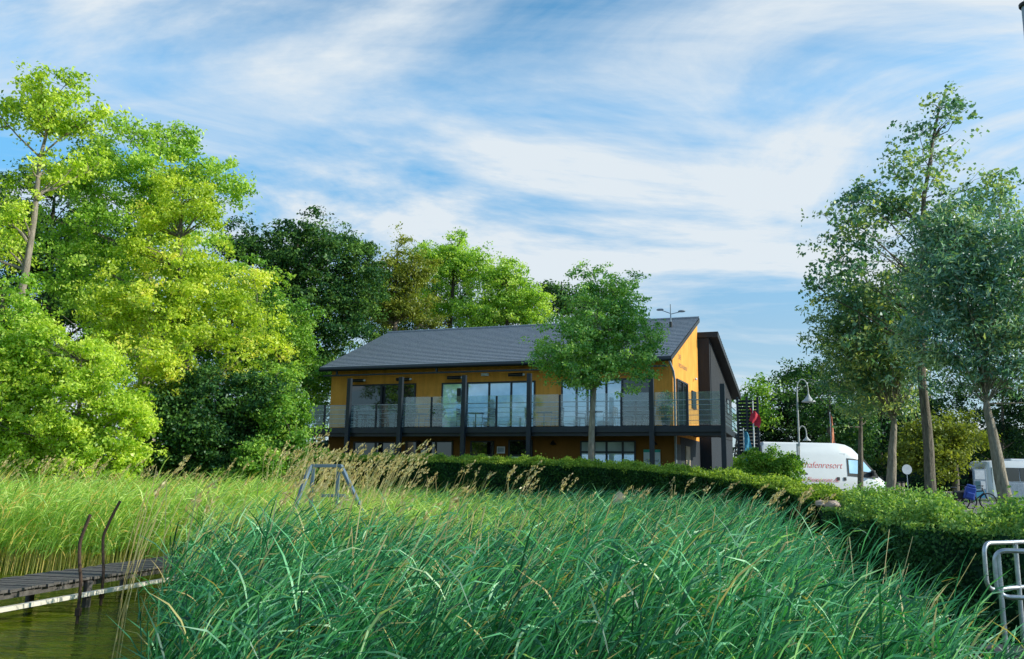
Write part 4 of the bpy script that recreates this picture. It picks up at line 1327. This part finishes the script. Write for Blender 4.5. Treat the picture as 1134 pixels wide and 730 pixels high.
def dry_quads(rng, P, H, plume, width=.007):
    n = len(P)
    z0 = np.maximum(ground_z(P[:, 0], P[:, 1]), -.1)
    foot = np.stack([P[:, 0], P[:, 1], z0], 1)
    hh = (H - z0)[:, None]
    lean = np.stack([rng.normal(.20, .13, n), rng.normal(0, .08, n)], 1) * hh
    Vs, Ts = [], []
    ph = rng.uniform(0, 6.3, n)
    sv = np.stack([np.cos(ph) * .3 + .7, np.sin(ph) * .3, np.zeros(n)], 1) * width
    st = lambda t: np.concatenate([foot[:, :2] + lean * t ** 1.7, foot[:, 2:] + hh * t], 1)
    for a, b_ in ((0, .33), (.33, .66), (.66, 1)):
        Vs.append(np.stack([st(a) - sv, st(a) + sv, st(b_) + sv * .7, st(b_) - sv * .7], 1))
        Ts.append(rng.uniform(.2, .9, n))
    idx = np.where(rng.uniform(0, 1, n) < plume)[0]
    if len(idx):
        k = 26
        top = st(1.0)[idx]
        dirn = np.concatenate([lean[idx] / hh[idx] * 1.6 + np.array([.22, 0]), np.ones((len(idx), 1))], 1)
        dirn /= np.linalg.norm(dirn, axis=1, keepdims=True)
        L_ = rng.uniform(.22, .40, len(idx))
        u = rng.uniform(0, 1, (len(idx), k))
        c = top[:, None, :] + dirn[:, None, :] * (u * L_[:, None])[..., None]
        c[..., 0] += (u ** 2) * .10
        wdt = .045 * np.sin(np.clip(u * .9 + .08, 0, 1) * math.pi)[..., None] + .008
        c += rng.normal(size=c.shape) * wdt * .55
        ax = dirn[:, None, :] + rng.normal(size=c.shape) * .30 + np.array([.30, 0, 0])
        ax /= np.linalg.norm(ax, axis=2, keepdims=True)
        bb = np.cross(ax, rng.normal(size=c.shape))
        bb /= np.linalg.norm(bb, axis=2, keepdims=True)
        ll = ax * .075 * .5
        ww = bb * .014
        q = np.stack([c - ll, c + ww, c + ll, c - ww], 2).reshape(-1, 4, 3)
        Vs.append(q)
        Ts.append(rng.uniform(.1, 1, len(q)))
    return np.concatenate(Vs), np.concatenate(Ts)


Vd, Td = [], []
def drypatch(n, pxa, pxb, Ya, Yb, ha, hb, plume, w=.007):
    Y = rng.uniform(Ya, Yb, n)
    px = rng.uniform(pxa, pxb, n)
    X = (px - CX) / FOC * Y * 1.0
    H = rng.uniform(ha, hb, n)
    V_, T_ = dry_quads(rng, np.stack([X, Y], 1), H, plume, w)
    Vd.append(V_)
    Td.append(T_)


drypatch(180, 295, 430, 19, 24, 1.85, 2.65, .75, .008)
drypatch(26, 300, 440, 16, 18, 2.1, 2.7, .9, .008)
drypatch(45, 440, 580, 21, 26, 1.7, 2.35, .5)
drypatch(60, 560, 900, 19, 23, 1.55, 2.1, .4)
drypatch(40, 800, 890, 16, 19, 1.5, 1.85, .3)
drypatch(150, -30, 290, 21, 25, 1.65, 2.35, .55)
drypatch(110, 150, 560, 9, 15, 1.5, 1.95, .1)
drypatch(70, 190, 760, 6, 10, 1.45, 1.95, .0, .0075)
drypatch(40, 560, 1000, 6, 10, 1.2, 1.65, .0, .006)
dr = quads_object('dry_reeds', np.concatenate(Vd), np.concatenate(Td), LM['dry'])
tag(dr, 'tan dry reed stalks with feathery plumes above the green reeds', 'dry reeds', kind='stuff')

# bank grass under the hedges
def grass(name, label, P, hmin, hmax, wid=.012):
    n = len(P)
    z0 = ground_z(P[:, 0], P[:, 1]) - .02
    foot = np.stack([P[:, 0], P[:, 1], z0], 1)
    h = rng.uniform(hmin, hmax, n)
    ph = rng.uniform(0, 6.3, n)
    dv = np.stack([np.cos(ph) * .35 + .15, np.sin(ph) * .35, np.ones(n)], 1) * h[:, None]
    pb = np.stack([-np.sin(ph), np.cos(ph), np.zeros(n)], 1) * wid * .5
    m1 = foot + dv * .55
    tip = foot + dv + np.stack([np.cos(ph), np.sin(ph), -.4 * np.ones(n)], 1) * h[:, None] * .22
    V_ = np.concatenate([np.stack([foot - pb, foot + pb, m1 + pb * .8, m1 - pb * .8], 1), np.stack([m1 - pb * .8, m1 + pb * .8, tip + pb * .1, tip - pb * .1], 1)])
    t = rng.uniform(0, 1, n)
    o = quads_object(name, V_, np.concatenate([t, t]), LM['grass'])
    tag(o, label, 'grass', kind='stuff')


Pg = scatter(rng, 2.5, 9.5, 8.5, 24, 260, lambda x, y: (x > right_edge(y) - .8) & (ground_z(x, y) > -.1))
Pg2 = scatter(rng, -9, 8, 22, 30, 120, lambda x, y: (ground_z(x, y) > .6))
grass('bank_grass', 'rough grass on the bank between reeds and hedge', np.concatenate([Pg, Pg2]), .12, .45)
Pl = scatter(rng, 14, 60, 60.4, 74, 26, lambda x, y: x > -99)
grass('lawn_grass', 'bright mown lawn beyond the parking road', Pl, .06, .14, .06)

# ------------------------------------------------------------------ jetty
jb = np.array([-7.15, 11.0])
jd = np.array([0.185, 0.983])
jn = np.array([-0.983, 0.185])
jt = empty('jetty', (jb[0], jb[1], 0))
jt.rotation_euler = (0, 0, math.atan2(jd[1], jd[0]))      # local x runs along the walkway, y to its left
tag(jt, 'old narrow plank jetty reaching from the left into the reeds', 'jetty')
mb = MB()
k = 0
x = -2.5
while x < 8.2:
    wv = .135 + random.uniform(-.006, .006)
    mb.box(x, x + wv, -.03 + random.uniform(-.02, .02), 1.10 + random.uniform(-.03, .03), 0.42 + random.uniform(-.006, .006), .452 + random.uniform(-.008, .008))
    x += wv + .012
mb.build('plank_deck', M['wood_old'], jt)
mb = MB()
for yy in (.05, .95):
    mb.box(-2.5, 8.2, yy, yy + .08, .32, .413)
mb.build('bearer', M['wood_old'], jt)
MB().box(-2.6, 5.6, -.15, -.07, .19, .25).build('fender_beam', M['wood_sunlit'], jt)
for xx in (-1.8, .6, 3.0, 5.4):
    for yy in (-.01, 1.0):
        MB().tube([(xx, yy + .02, -1.0), (xx, yy + .02, .40)], .065, 9).build('pile', M['wood_old'], jt, smooth=True)
# two bent iron rods (each a thing of its own)
def rod(pxs, Y, lab):
    pts = [at(px, py, Y + dy) for px, py, dy in pxs]
    base = pts[0].copy()
    base[2] = min(base[2], 0.15) - .6
    root = empty('handrail_rod', base)
    tag(root, lab, 'iron rod')
    allp = [base] + pts
    sm = []
    P = [np.array(q) - base for q in allp]
    for i in range(len(P) - 1):
        for q in range(6):
            sm.append(P[i] * (1 - q / 6) + P[i + 1] * q / 6)
    sm.append(P[-1])
    sm = np.array(sm)
    for _ in range(3):
        sm[1:-1] = sm[1:-1] * .5 + (sm[:-2] + sm[2:]) * .25
    MB().tube([Vector(q) for q in sm], .024, 8).build('bar', M['rust'], root, smooth=True)
    MB().box(-.032, .032, -.032, .032, .55, .66).build('bracket', M['rust'], root)


rod([(90, 645, 0), (88, 625, 0), (88, 600, 0), (100, 570, 0)], 12.4, 'shorter bent rusty rod on the lake side of the jetty')
rod([(115, 634, 0), (114, 612, 0), (114, 594, 0), (123, 574, 0), (133, 555, 0)], 14.2, 'taller bent rusty rod farther along the jetty')

# ------------------------------------------------------------------ galvanised frame in the reeds
fb = at(362, 560, 18)
fb = np.array([fb[0], 18, float(ground_z(fb[0], 18))])
fr = empty('trestle', fb)
tag(fr, 'grey square tube trestle frame standing in the dry reeds', 'metal frame')
a, b_ = at(347, 516, 18) - fb, at(375, 516, 18) - fb


def bar(p, q, name='strut', mat='steel_blue', r=.034):
    p, q = Vector(p), Vector(q)
    d = (q - p)
    m_ = Matrix.Translation(p) @ d.to_track_quat('Z', 'Y').to_matrix().to_4x4()
    return MB().box(-r, r, -r, r, 0, d.length, m_).build(name, M[mat], fr, bevel=.006)


bar(a + np.array([-.05, 0, 0]), b_ + np.array([.05, 0, 0]), 'top_bar')
bar(np.array([a[0], a[1], a[2] - .05]), np.array([a[0] - .02, a[1], -.4]), 'leg')
bar(np.array([b_[0], b_[1], b_[2] - .05]), np.array([b_[0], b_[1], -.4]), 'leg')
bar(b_ + np.array([.05, -.02, .01]), at(416, 578, 17.3) - fb + np.array([0, 0, -.3]), 'brace')
bar(a + np.array([-.05, -.02, .01]), at(322, 560, 17.5) - fb + np.array([0, 0, -.3]), 'brace')
bar(a * .7 + np.array([a[0] * .3, .9, .2]), b_ * .7 + np.array([b_[0] * .3, .9, .2]), 'rear_bar')

# ------------------------------------------------------------------ platform and railing bottom right
pl = MB().box(4.55, 9, 6.6, 8.75, -.6, .55).build('landing_platform', M['concrete'], bevel=.02)
tag(pl, 'dark concrete landing under the galvanised railing at lower right', 'platform')


def loop_panel(name, label, p0, dirv, length, z0, z1, posts, seed):
    root = empty(name, (p0[0], p0[1], .55))
    root.rotation_euler = (0, 0, math.atan2(dirv[1], dirv[0]))
    tag(root, label, 'railing', None)
    pts = []
    r = .09
    lo, hi = z0 - .55, z1 - .55
    def arc(cx_, cz, a0, a1):
        for q in np.linspace(a0, a1, 6):
            pts.append((cx_ + r * math.cos(q), 0, cz + r * math.sin(q)))
    pts.append((length, 0, hi))
    arc(r, hi - r, math.pi / 2, math.pi)
    arc(r, lo + r, math.pi, 1.5 * math.pi)
    pts.append((length, 0, lo))
    MB().tube(pts, .020, 10).build('rail_loop', M['steel'], root, smooth=True)
    for px in posts:
        MB().tube([(px, .0, .0), (px, .0, hi - .02)], .021, 10).build('post', M['steel'], root, smooth=True)
        pt = MB().box(px - .07, px + .07, -.07, .07, .0, .012).build('base_plate', M['steel'], root)
        for sx in (-1, 1):
            MB().lathe([(.012, .012), (.012, .035), (0, .035)], 6, Matrix.Translation((px + sx * .05, sx * .05, 0))).build('bolt', M['steel'], pt)
    return root


pB = at(1100, 603, 7.35)
loop_panel('tube_railing', 'nearer rounded tube railing panel with a bolted post at lower right', (pB[0], pB[1]), (1, -.22), 2.6, 1.155, 1.53, [.03, 1.5], 1)
pA = at(1089, 600, 7.9)
loop_panel('tube_railing', 'farther tube railing panel behind the nearer one at lower right', (pA[0], pA[1]), (.86, .5), 2.6, 1.15, 1.555, [.5, 2.0], 2)

# mast at the top right corner
mp = at(1139, 6, 12)
mt = empty('mast', (mp[0], 12, float(ground_z(mp[0], 12))))
tag(mt, 'pale pole reaching into the upper right corner of the sky', 'mast')
zt = mp[2] - mt.location[2]
MB().tube([(0, 0, 0), (0, 0, zt)], [.12, .10], 16).build('pole', M['steel_dull'], mt, smooth=True)
MB().lathe([(.125, zt - .02), (.135, zt), (.135, zt + .03), (.0, zt + .05)], 16).build('cap', M['black'], mt, smooth=True)

# stones in the hedge gap, little marker in the reeds
for i, (px, py, Y, s_, lab) in enumerate(((922, 560, 17.0, .15, 'larger pinkish boulder in the gap of the hedges'), (909, 558, 17.4, .11, 'smaller pinkish stone left of the larger boulder'))):
    q = at(px, py, Y)
    rg = np.random.default_rng(80 + i)
    mb = MB().lathe([(0.02, -.8), (.6, -.7), (.95, -.3), (1, .1), (.8, .5), (.45, .75), (.02, .82)], 14)
    vv = np.array(mb.v) * np.array([1, .9, .8]) * s_ * (1 + rg.normal(size=(len(mb.v), 1)) * .07)
    mb.v = [tuple(v) for v in vv]
    o = mb.build('boulder', M['stone'], smooth=True)
    o.location = tuple(q)
    tag(o, lab, 'stone')
q = at(686, 551, 20.5)
nb = empty('marker_board', (q[0], q[1], float(ground_z(q[0], q[1]))))
tag(nb, 'small pale gabled marker board on a stake at the hedge foot', 'marker')
hq = q[2] - nb.location[2]
MB().tube([(0, .03, 0), (0, .03, hq)], .025, 6).build('stake', M['wood_old'], nb)
MB().prism([(-.16, hq - .12), (.16, hq - .12), (.16, hq + .02), (0, hq + .16), (-.16, hq + .02)], lambda p: (p[0], -.015, p[1]), lambda p: (p[0], .0, p[1])).build('board', M['wood_pale'], nb)


# ------------------------------------------------------------------ wheels, van, bus, bikes
def wheel(parent, x, y, r, w, rimmat='chrome'):
    mtx = Matrix.Translation((x, y, r)) @ Matrix.Rotation(R(90), 4, 'X')
    root = empty('wheel', (0, 0, 0))
    root.parent = parent
    MB().lathe([(r * .62, -w / 2), (r * .92, -w / 2), (r, -w * .3), (r, w * .3), (r * .92, w / 2), (r * .62, w / 2)], 24, mtx).build('tyre', M['rubber'], root, smooth=True)
    MB().lathe([(0, w * .36), (r * .2, w * .40), (r * .55, w * .28), (r * .64, w * .44), (r * .64, -w * .44), (0, -w * .4)], 20, mtx).build('rim', M[rimmat], root, smooth=True)
    return root


def section(x, hw_b, hw_t, z0, z1, zs):
    """rounded cross-section of a vehicle body at station x; zs: shoulder height"""
    r = .10
    pts = [(-hw_b * .92, z0), (-hw_b, z0 + r), (-hw_b, zs), (-(hw_b * .35 + hw_t * .65), zs + (z1 - zs) * .62), (-hw_t, z1 - r * 1.2), (-hw_t + r * 1.1, z1),
           (hw_t - r * 1.1, z1), (hw_t, z1 - r * 1.2), ((hw_b * .35 + hw_t * .65), zs + (z1 - zs) * .62), (hw_b, zs), (hw_b, z0 + r), (hw_b * .92, z0)]
    return [(x, a, b) for a, b in pts]


# van: front points along +x of its own frame; its right side (-y) faces the lake
vpos = (10.75, 38.2, ZP)
van = empty('delivery_van', vpos, R(14))
tag(van, 'white high-roof delivery van with red lettering on its side', 'van')
st = [section(0.0, .98, .84, .42, 2.62, 1.3), section(.12, 1.01, .87, .36, 2.74, 1.3), section(3.7, 1.01, .87, .34, 2.78, 1.3), section(4.2, 1.01, .86, .34, 2.72, 1.3),
      section(4.55, 1.01, .84, .34, 2.58, 1.25), section(4.9, 1.01, .81, .34, 2.30, 1.22), section(5.3, 1.0, .80, .34, 1.88, 1.18), section(5.62, 1.0, .80, .34, 1.52, 1.12), section(5.95, .97, .80, .34, 1.30, 1.0), section(6.2, .92, .76, .34, 1.14, .9), section(6.34, .84, .68, .40, .98, .8)]
MB().loft(st).build('body', M['white_body'], van, smooth=True)
# cab side glass, both sides, following the body's tumblehome
def side_y(z):
    return 1.01 - (max(0, z - 1.3)) / 1.4 * .15


for s_ in (-1, 1):
    q = [(4.10, 1.34), (5.66, 1.26), (5.58, 1.46), (5.02, 2.06), (4.14, 2.12)]
    MB().prism(q, lambda p: (p[0], s_ * (side_y(p[1]) - .03), p[1]), lambda p: (p[0], s_ * (side_y(p[1]) + .018), p[1])).build('side_window', M['black'], van)
    q2 = [(4.18, 1.46), (4.74, 1.44), (4.74, 2.03), (4.20, 2.05)]
    MB().prism(q2, lambda p: (p[0], s_ * (side_y(p[1]) + .02), p[1]), lambda p: (p[0], s_ * (side_y(p[1]) + .026), p[1])).build('pane', M['glass_sky'], van)
    q3 = [(4.84, 1.56), (5.40, 1.50), (4.95, 2.00), (4.84, 2.01)]
    MB().prism(q3, lambda p: (p[0], s_ * (side_y(p[1]) + .02), p[1]), lambda p: (p[0], s_ * (side_y(p[1]) + .026), p[1])).build('pane', M['glass_sky'], van)
    MB().box(5.25, 5.38, s_ * 1.02 if s_ > 0 else -1.22, 1.22 if s_ > 0 else -1.02, 1.36, 1.60).build('mirror', M['black'], van, bevel=.03)
    MB().box(.9, 2.1, s_ * 1.013 - .006, s_ * 1.013 + .006, 1.36, 1.42).build('side_rail', M['black'], van)
    for hx in (3.55, 3.88):
        MB().box(hx, hx + .12, s_ * 1.02 - .02, s_ * 1.02 + .02, 1.14, 1.28).build('handle', M['black'], van)
    MB().box(.4, 5.5, s_ * 1.012 - .012, s_ * 1.012 + .012, .55, .68).build('rub_strip', M['black'], van)
    MB().box(5.72, 6.02, s_ * .86 - .08, s_ * .86 + .08, .84, 1.06).build('headlight', M['glass_mid'], van, bevel=.03)
for s_ in (-1, 1):
    mb = MB()
    for sx in (1.05, 2.45, 3.45, 4.02):
        mb.prism([(sx, .5), (sx + .018, .5), (sx + .018, 2.3), (sx, 2.3)], lambda p: (p[0], s_ * (side_y(p[1]) - .02), p[1]), lambda p: (p[0], s_ * (side_y(p[1]) + .004), p[1]))
    mb.prism([(.1, 2.30), (4.1, 2.30), (4.1, 2.318), (.1, 2.318)], lambda p: (p[0], s_ * (side_y(p[1]) - .02), p[1]), lambda p: (p[0], s_ * (side_y(p[1]) + .004), p[1]))
    mb.build('panel_seam', M['steel_dull'], van)
    MB().box(-.02, .06, s_ * .9 - .06, s_ * .9 + .06, 1.0, 1.5).build('tail_light', M['red'], van, bevel=.02)
MB().prism([(4.90, 2.24), (5.60, 1.50), (5.65, 1.56), (4.95, 2.33)], lambda p: (p[0], -.76, p[1]), lambda p: (p[0], .76, p[1])).build('windscreen', M['glass_dark'], van)
mb = MB().box(5.7, 6.2, -.93, .93, .34, .62)
mb.build('bumper', M['black'], van, bevel=.05)
for wx in (1.25, 4.95):
    for wy in (-.92, .92):
        wheel(van, wx, wy, .34, .22)
tf = lambda x, z: Matrix.Translation((x, -1.03 + max(0, z + .1 - 1.3) / 1.4 * .15, z)) @ Matrix.Rotation(R(90 - (5.5 if z > 1.4 else 0)), 4, 'X')
text('lettering', 'Yachthafenresort', .40, M['red'], van, tf(1.05, 1.66), .35, .004)
text('lettering', 'www.Fleesensee.de', .29, M['red'], van, tf(1.35, 1.06), .2, .004)

# bus
bus = empty('city_bus', (35.3, 64.0, ZP), R(-178))
tag(bus, 'white bus with dark windows and green panels at the right edge', 'bus')
# front points along +x of its own frame = to the left of the photo; its right side faces away
st = [section(-11.0, 1.2, 1.1, .35, 2.95, 1.2), section(-10.9, 1.25, 1.15, .32, 3.05, 1.2), section(.2, 1.25, 1.15, .32, 3.05, 1.2), section(.5, 1.22, 1.12, .32, 2.98, 1.2), section(.68, 1.08, .98, .36, 2.7, 1.2)]
MB().loft(st).build('body', M['white_body'], bus, smooth=True)
for k in range(8):
    x1 = -.55 - k * 1.28
    MB().prism([(x1 - 1.2, 1.3), (x1, 1.3), (x1, 2.55), (x1 - 1.2, 2.55)], lambda p: (p[0], 1.16, p[1]), lambda p: (p[0], 1.255, p[1])).build('window', M['glass_dark'], bus)
MB().prism([(-.45, .45), (.25, .45), (.25, 2.55), (-.45, 2.55)], lambda p: (p[0], 1.16, p[1]), lambda p: (p[0], 1.262, p[1])).build('door', M['glass_mid'], bus)
MB().box(-2.9, -1.0, 1.245, 1.262, .5, 1.24).build('side_panel', M['green_paint'], bus)
MB().box(-6.4, -4.4, 1.245, 1.262, .5, 1.24).build('side_panel', M['green_paint'], bus)
MB().box(.45, .73, -1.0, 1.0, 1.25, 2.5).build('windscreen', M['glass_dark'], bus)
MB().box(-7.5, -1.5, -.8, .8, 3.04, 3.22).build('roof_unit', M['white_body'], bus, bevel=.06)
for wx in (-1.9, -8.2):
    for wy in (-1.12, 1.12):
        wheel(bus, wx, wy, .48, .28)


def make_bike(loc, rz, lab, frame_mat):
    root = empty('bicycle', loc, rz)
    tag(root, lab, 'bicycle')
    for wx in (-.52, .54):
        wr = empty('wheel', (0, 0, 0))
        wr.parent = root
        pts = [(wx + .33 * math.cos(a), 0, .345 + .33 * math.sin(a)) for a in np.linspace(0, 2 * math.pi, 29)]
        MB().tube(pts, .028, 6, cap=False).build('tyre', M['rubber'], wr, smooth=True)
        mb = MB()
        for k in range(12):
            a_ = k * math.pi / 6
            mb.tube([(wx, 0, .345), (wx + .32 * math.cos(a_), 0, .345 + .32 * math.sin(a_))], .003, 4)
        mb.build('rim', M['chrome'], wr)
    mb = MB()
    for p_, q_ in (((-.52, .345), (-.08, .30)), ((-.08, .30), (-.2, .82)), ((-.52, .345), (-.17, .72)), ((-.17, .72), (.36, .78)), ((-.08, .30), (.38, .68)), ((.34, .92), (.54, .345))):
        mb.tube([(p_[0], 0, p_[1]), (q_[0], 0, q_[1])], .027, 6)
    mb.build('frame', frame_mat, root)
    MB().lathe([(0, .0), (.09, .01), (.11, .04), (.06, .07), (0, .07)], 12, Matrix.Translation((-.22, 0, .86)) @ Matrix.Scale(1.5, 4, (1, 0, 0))).build('saddle', M['black'], root, smooth=True)
    for s_ in (-1, 1):
        MB().box(-.78, -.38, .08 * s_ - .06, .08 * s_ + .06, .42, .74).build('pannier', M['black'], root, bevel=.04)
    MB().tube([(.24, -.27, .98), (.34, -.16, 1.0), (.36, 0, .96), (.34, .16, 1.0), (.24, .27, .98)], .015, 6).build('handlebar', M['black'], root, smooth=True)
    for s_ in (-1, 1):
        MB().tube([(-.08, s_ * .06, .30), (-.08 + s_ * .12, s_ * .09, .30 - s_ * .1)], .012, 5).build('pedal', M['black'], root)
    return root


bz = ZP + .01
q = at(1062, 555, 37)
make_bike((q[0], 37, bz), R(12), 'dark bicycle parked left of the blue bag beyond the hedge', M['black'])
q = at(1079, 555, 36.4)
bk2 = make_bike((q[0], 36.4, bz), R(-10), 'second bicycle carrying the blue bag, nearer the leaning willow', M['anthracite'])
pb = MB()
pb.box(-.20, .20, -.12, .12, 0, .52)
pb.box(-.15, .15, -.20, -.121, .05, .30)
pb.box(-.16, .16, -.10, .10, .521, .62)
pbo = pb.build('bag', M['royal'], None, bevel=.045)
pbo.location = (q[0] - .35, 36.2, bz + .42)
pbo.rotation_euler = (R(4), R(14), R(-10))
tag(pbo, 'bulky royal blue bag strapped on the parked bicycle', 'bag')

# ------------------------------------------------------------------ street furniture on the right
q = at(887, 540, 33)
lamp = empty('street_lamp', (q[0], 33, ZP))
tag(lamp, 'grey street lamp with two curved arms in front of the van', 'street lamp')
zt = at(886, 432, 33)[2] - ZP
MB().tube([(0, 0, 0), (0, 0, .9), (0, 0, zt)], [.05, .04, .03], 12).build('pole', M['steel_pale'], lamp, smooth=True)


def lamp_arm(z, reach, rise, s_):
    pts = [(0, 0, z)]
    for a_ in np.linspace(math.pi, 0, 11):
        pts.append((reach / 2 + reach / 2 * math.cos(a_), 0, z + rise * math.sin(a_)))
    pts.append((reach, 0, z - .22 * s_))
    ar = MB().tube(pts, .022, 8).build('arm', M['steel_pale'], lamp, smooth=True)
    MB().lathe([(.03, .02), (.05, -.05), (.12, -.16), (.25, -.27), (.26, -.30), (.0, -.28)], 18, Matrix.Translation((reach, 0, z - .16 * s_)) @ Matrix.Scale(s_, 4)).build('lamp_shade', M['steel_pale'], ar, smooth=True)


lamp_arm(zt, .44, .42, 1.0)
lamp_arm(at(888, 480, 33)[2] - ZP, .30, .28, .6)
MB().box(-.10, -.03, -.05, .05, 1.75, 2.45).build('control_box', M['steel_pale'], lamp, bevel=.01)


def feather_flag(x, Y, pytop, pybot, halfw, mat, lab, pole=True):
    """tapering beach flag on a pole"""
    t_, b__ = at(x, pytop, Y), at(x, pybot, Y)
    root = empty('beach_flag', (t_[0], Y, ZP))
    tag(root, lab, 'flag')
    z1, z0 = t_[2] - ZP, b__[2] - ZP
    rings = []
    n = 14
    mb = MB()
    vs, fs = [], []
    for i in range(n + 1):
        f = i / n
        w = halfw * 2 * (f ** .45)
        zc = z1 + (z0 - z1) * f
        for j in range(5):
            g_ = j / 4
            vs.append((g_ * w, .05 * math.sin(g_ * 5 + f * 7), zc))
    for i in range(n):
        for j in range(4):
            a_ = i * 5 + j
            fs.append((a_, a_ + 1, a_ + 6, a_ + 5))
    mb.add(vs, fs)
    mb.build('cloth', M[mat], root, smooth=True)
    MB().tube([(-.03, 0, 0), (-.03, 0, z1 + .08)], .025, 8).build('pole', M['steel'], root, smooth=True)
    MB().lathe([(0, 0), (.3, 0), (.3, .06), (.05, .1), (0, .1)], 12).build('base', M['black'], root)


feather_flag(824, 36, 476, 512, .21, 'blue_cloth', 'turquoise feather flag beside the dark stair screen')
feather_flag(919.5, 50, 458, 508, .12, 'orange_cloth', 'tall narrow orange flag rising behind the van roof')
q = at(836, 520, 36)
fp = empty('flagpole', (q[0], 36, ZP))
tag(fp, 'slim white pole with a small limp red flag beside the stair', 'flag')
zt = at(836, 444, 36)[2] - ZP
MB().tube([(0, 0, 0), (0, 0, zt)], [.035, .025], 10).build('pole', M['white_metal'], fp, smooth=True)
vs, fs = [], []
for i in range(9):
    for j in range(6):
        g_, h_ = i / 8, j / 5
        vs.append((-.14 + g_ * .40 + .05 * math.sin(h_ * 4), -.04 + .07 * math.sin(g_ * 9 + h_ * 3), zt - .30 - h_ * .55 - g_ * .30))
for i in range(8):
    for j in range(5):
        a_ = i * 6 + j
        fs.append((a_, a_ + 6, a_ + 7, a_ + 1))
MB().add(vs, fs).build('cloth', M['red_cloth'], fp, smooth=True)

# sign, bollards, info board, cabinet across the road
q = at(1004, 520, 56)
sg = empty('road_sign', (q[0], 56, ZP))
tag(sg, 'round white-backed traffic sign on a thin post by the lawn', 'road sign')
zs_ = q[2] - ZP
MB().tube([(0, 0, 0), (0, 0, zs_ + .3)], .03, 8).build('post', M['steel_dull'], sg, smooth=True)
MB().lathe([(0, -.01), (.32, -.01), (.32, .01), (0, .01)], 24, Matrix.Translation((0, -.05, zs_)) @ Matrix.Rotation(R(90), 4, 'X')).build('disc', M['white_metal'], sg)
bol = None
for i, px in enumerate((996, 1000.5)):
    q = at(px, 545, 57)
    root = empty('bollard', (q[0], 57, ZP))
    tag(root, 'weathered timber bollard beside the round traffic sign', 'bollard', 'timber bollards by the sign')
    MB().tube([(0, 0, 0), (0, 0, 1.25)], .09, 10).build('stake', M['wood_pale'], root, smooth=True)
    MB().lathe([(.1, 1.25), (.1, 1.33), (0, 1.36)], 10).build('cap', M['black'], root)
q = at(1085, 530, 58)
ib = empty('info_board', (q[0], 58, ZP))
tag(ib, 'tall notice board with pasted posters beside the bus front', 'notice board')
MB().box(-.42, .42, -.05, .05, .3, 2.3).build('board', M['steel_dull'], ib, bevel=.01)
for (x0, z0, w_, h_, m_) in ((-.34, 1.6, .66, .6, 'paper'), (-.34, .98, .3, .5, 'ink'), (.02, .98, .3, .5, 'paper'), (-.34, .4, .66, .48, 'blue_cloth')):
    MB().box(x0, x0 + w_, -.062, -.053, z0, z0 + h_).build('poster', M[m_], ib)
for sx in (-.44, .44):
    MB().tube([(sx, 0, 0), (sx, 0, 2.4)], .03, 8).build('post', M['steel_dull'], ib)
q = at(1124, 540, 55)
cb = empty('utility_cabinet', (q[0], 55, ZP))
tag(cb, 'grey utility cabinet standing in front of the bus at the right edge', 'cabinet')
MB().box(-.5, .5, -.2, .2, 0.12, 1.40).build('body', M['white_metal'], cb, bevel=.02)
MB().box(-.52, .52, -.22, .22, 1.40, 1.45).build('lid', M['steel_dull'], cb, bevel=.01)
MB().box(-.46, -.02, -.215, -.202, .2, 1.34).build('door', M['steel_dull'], cb)
MB().box(.02, .46, -.215, -.202, .2, 1.34).build('door', M['steel_dull'], cb)
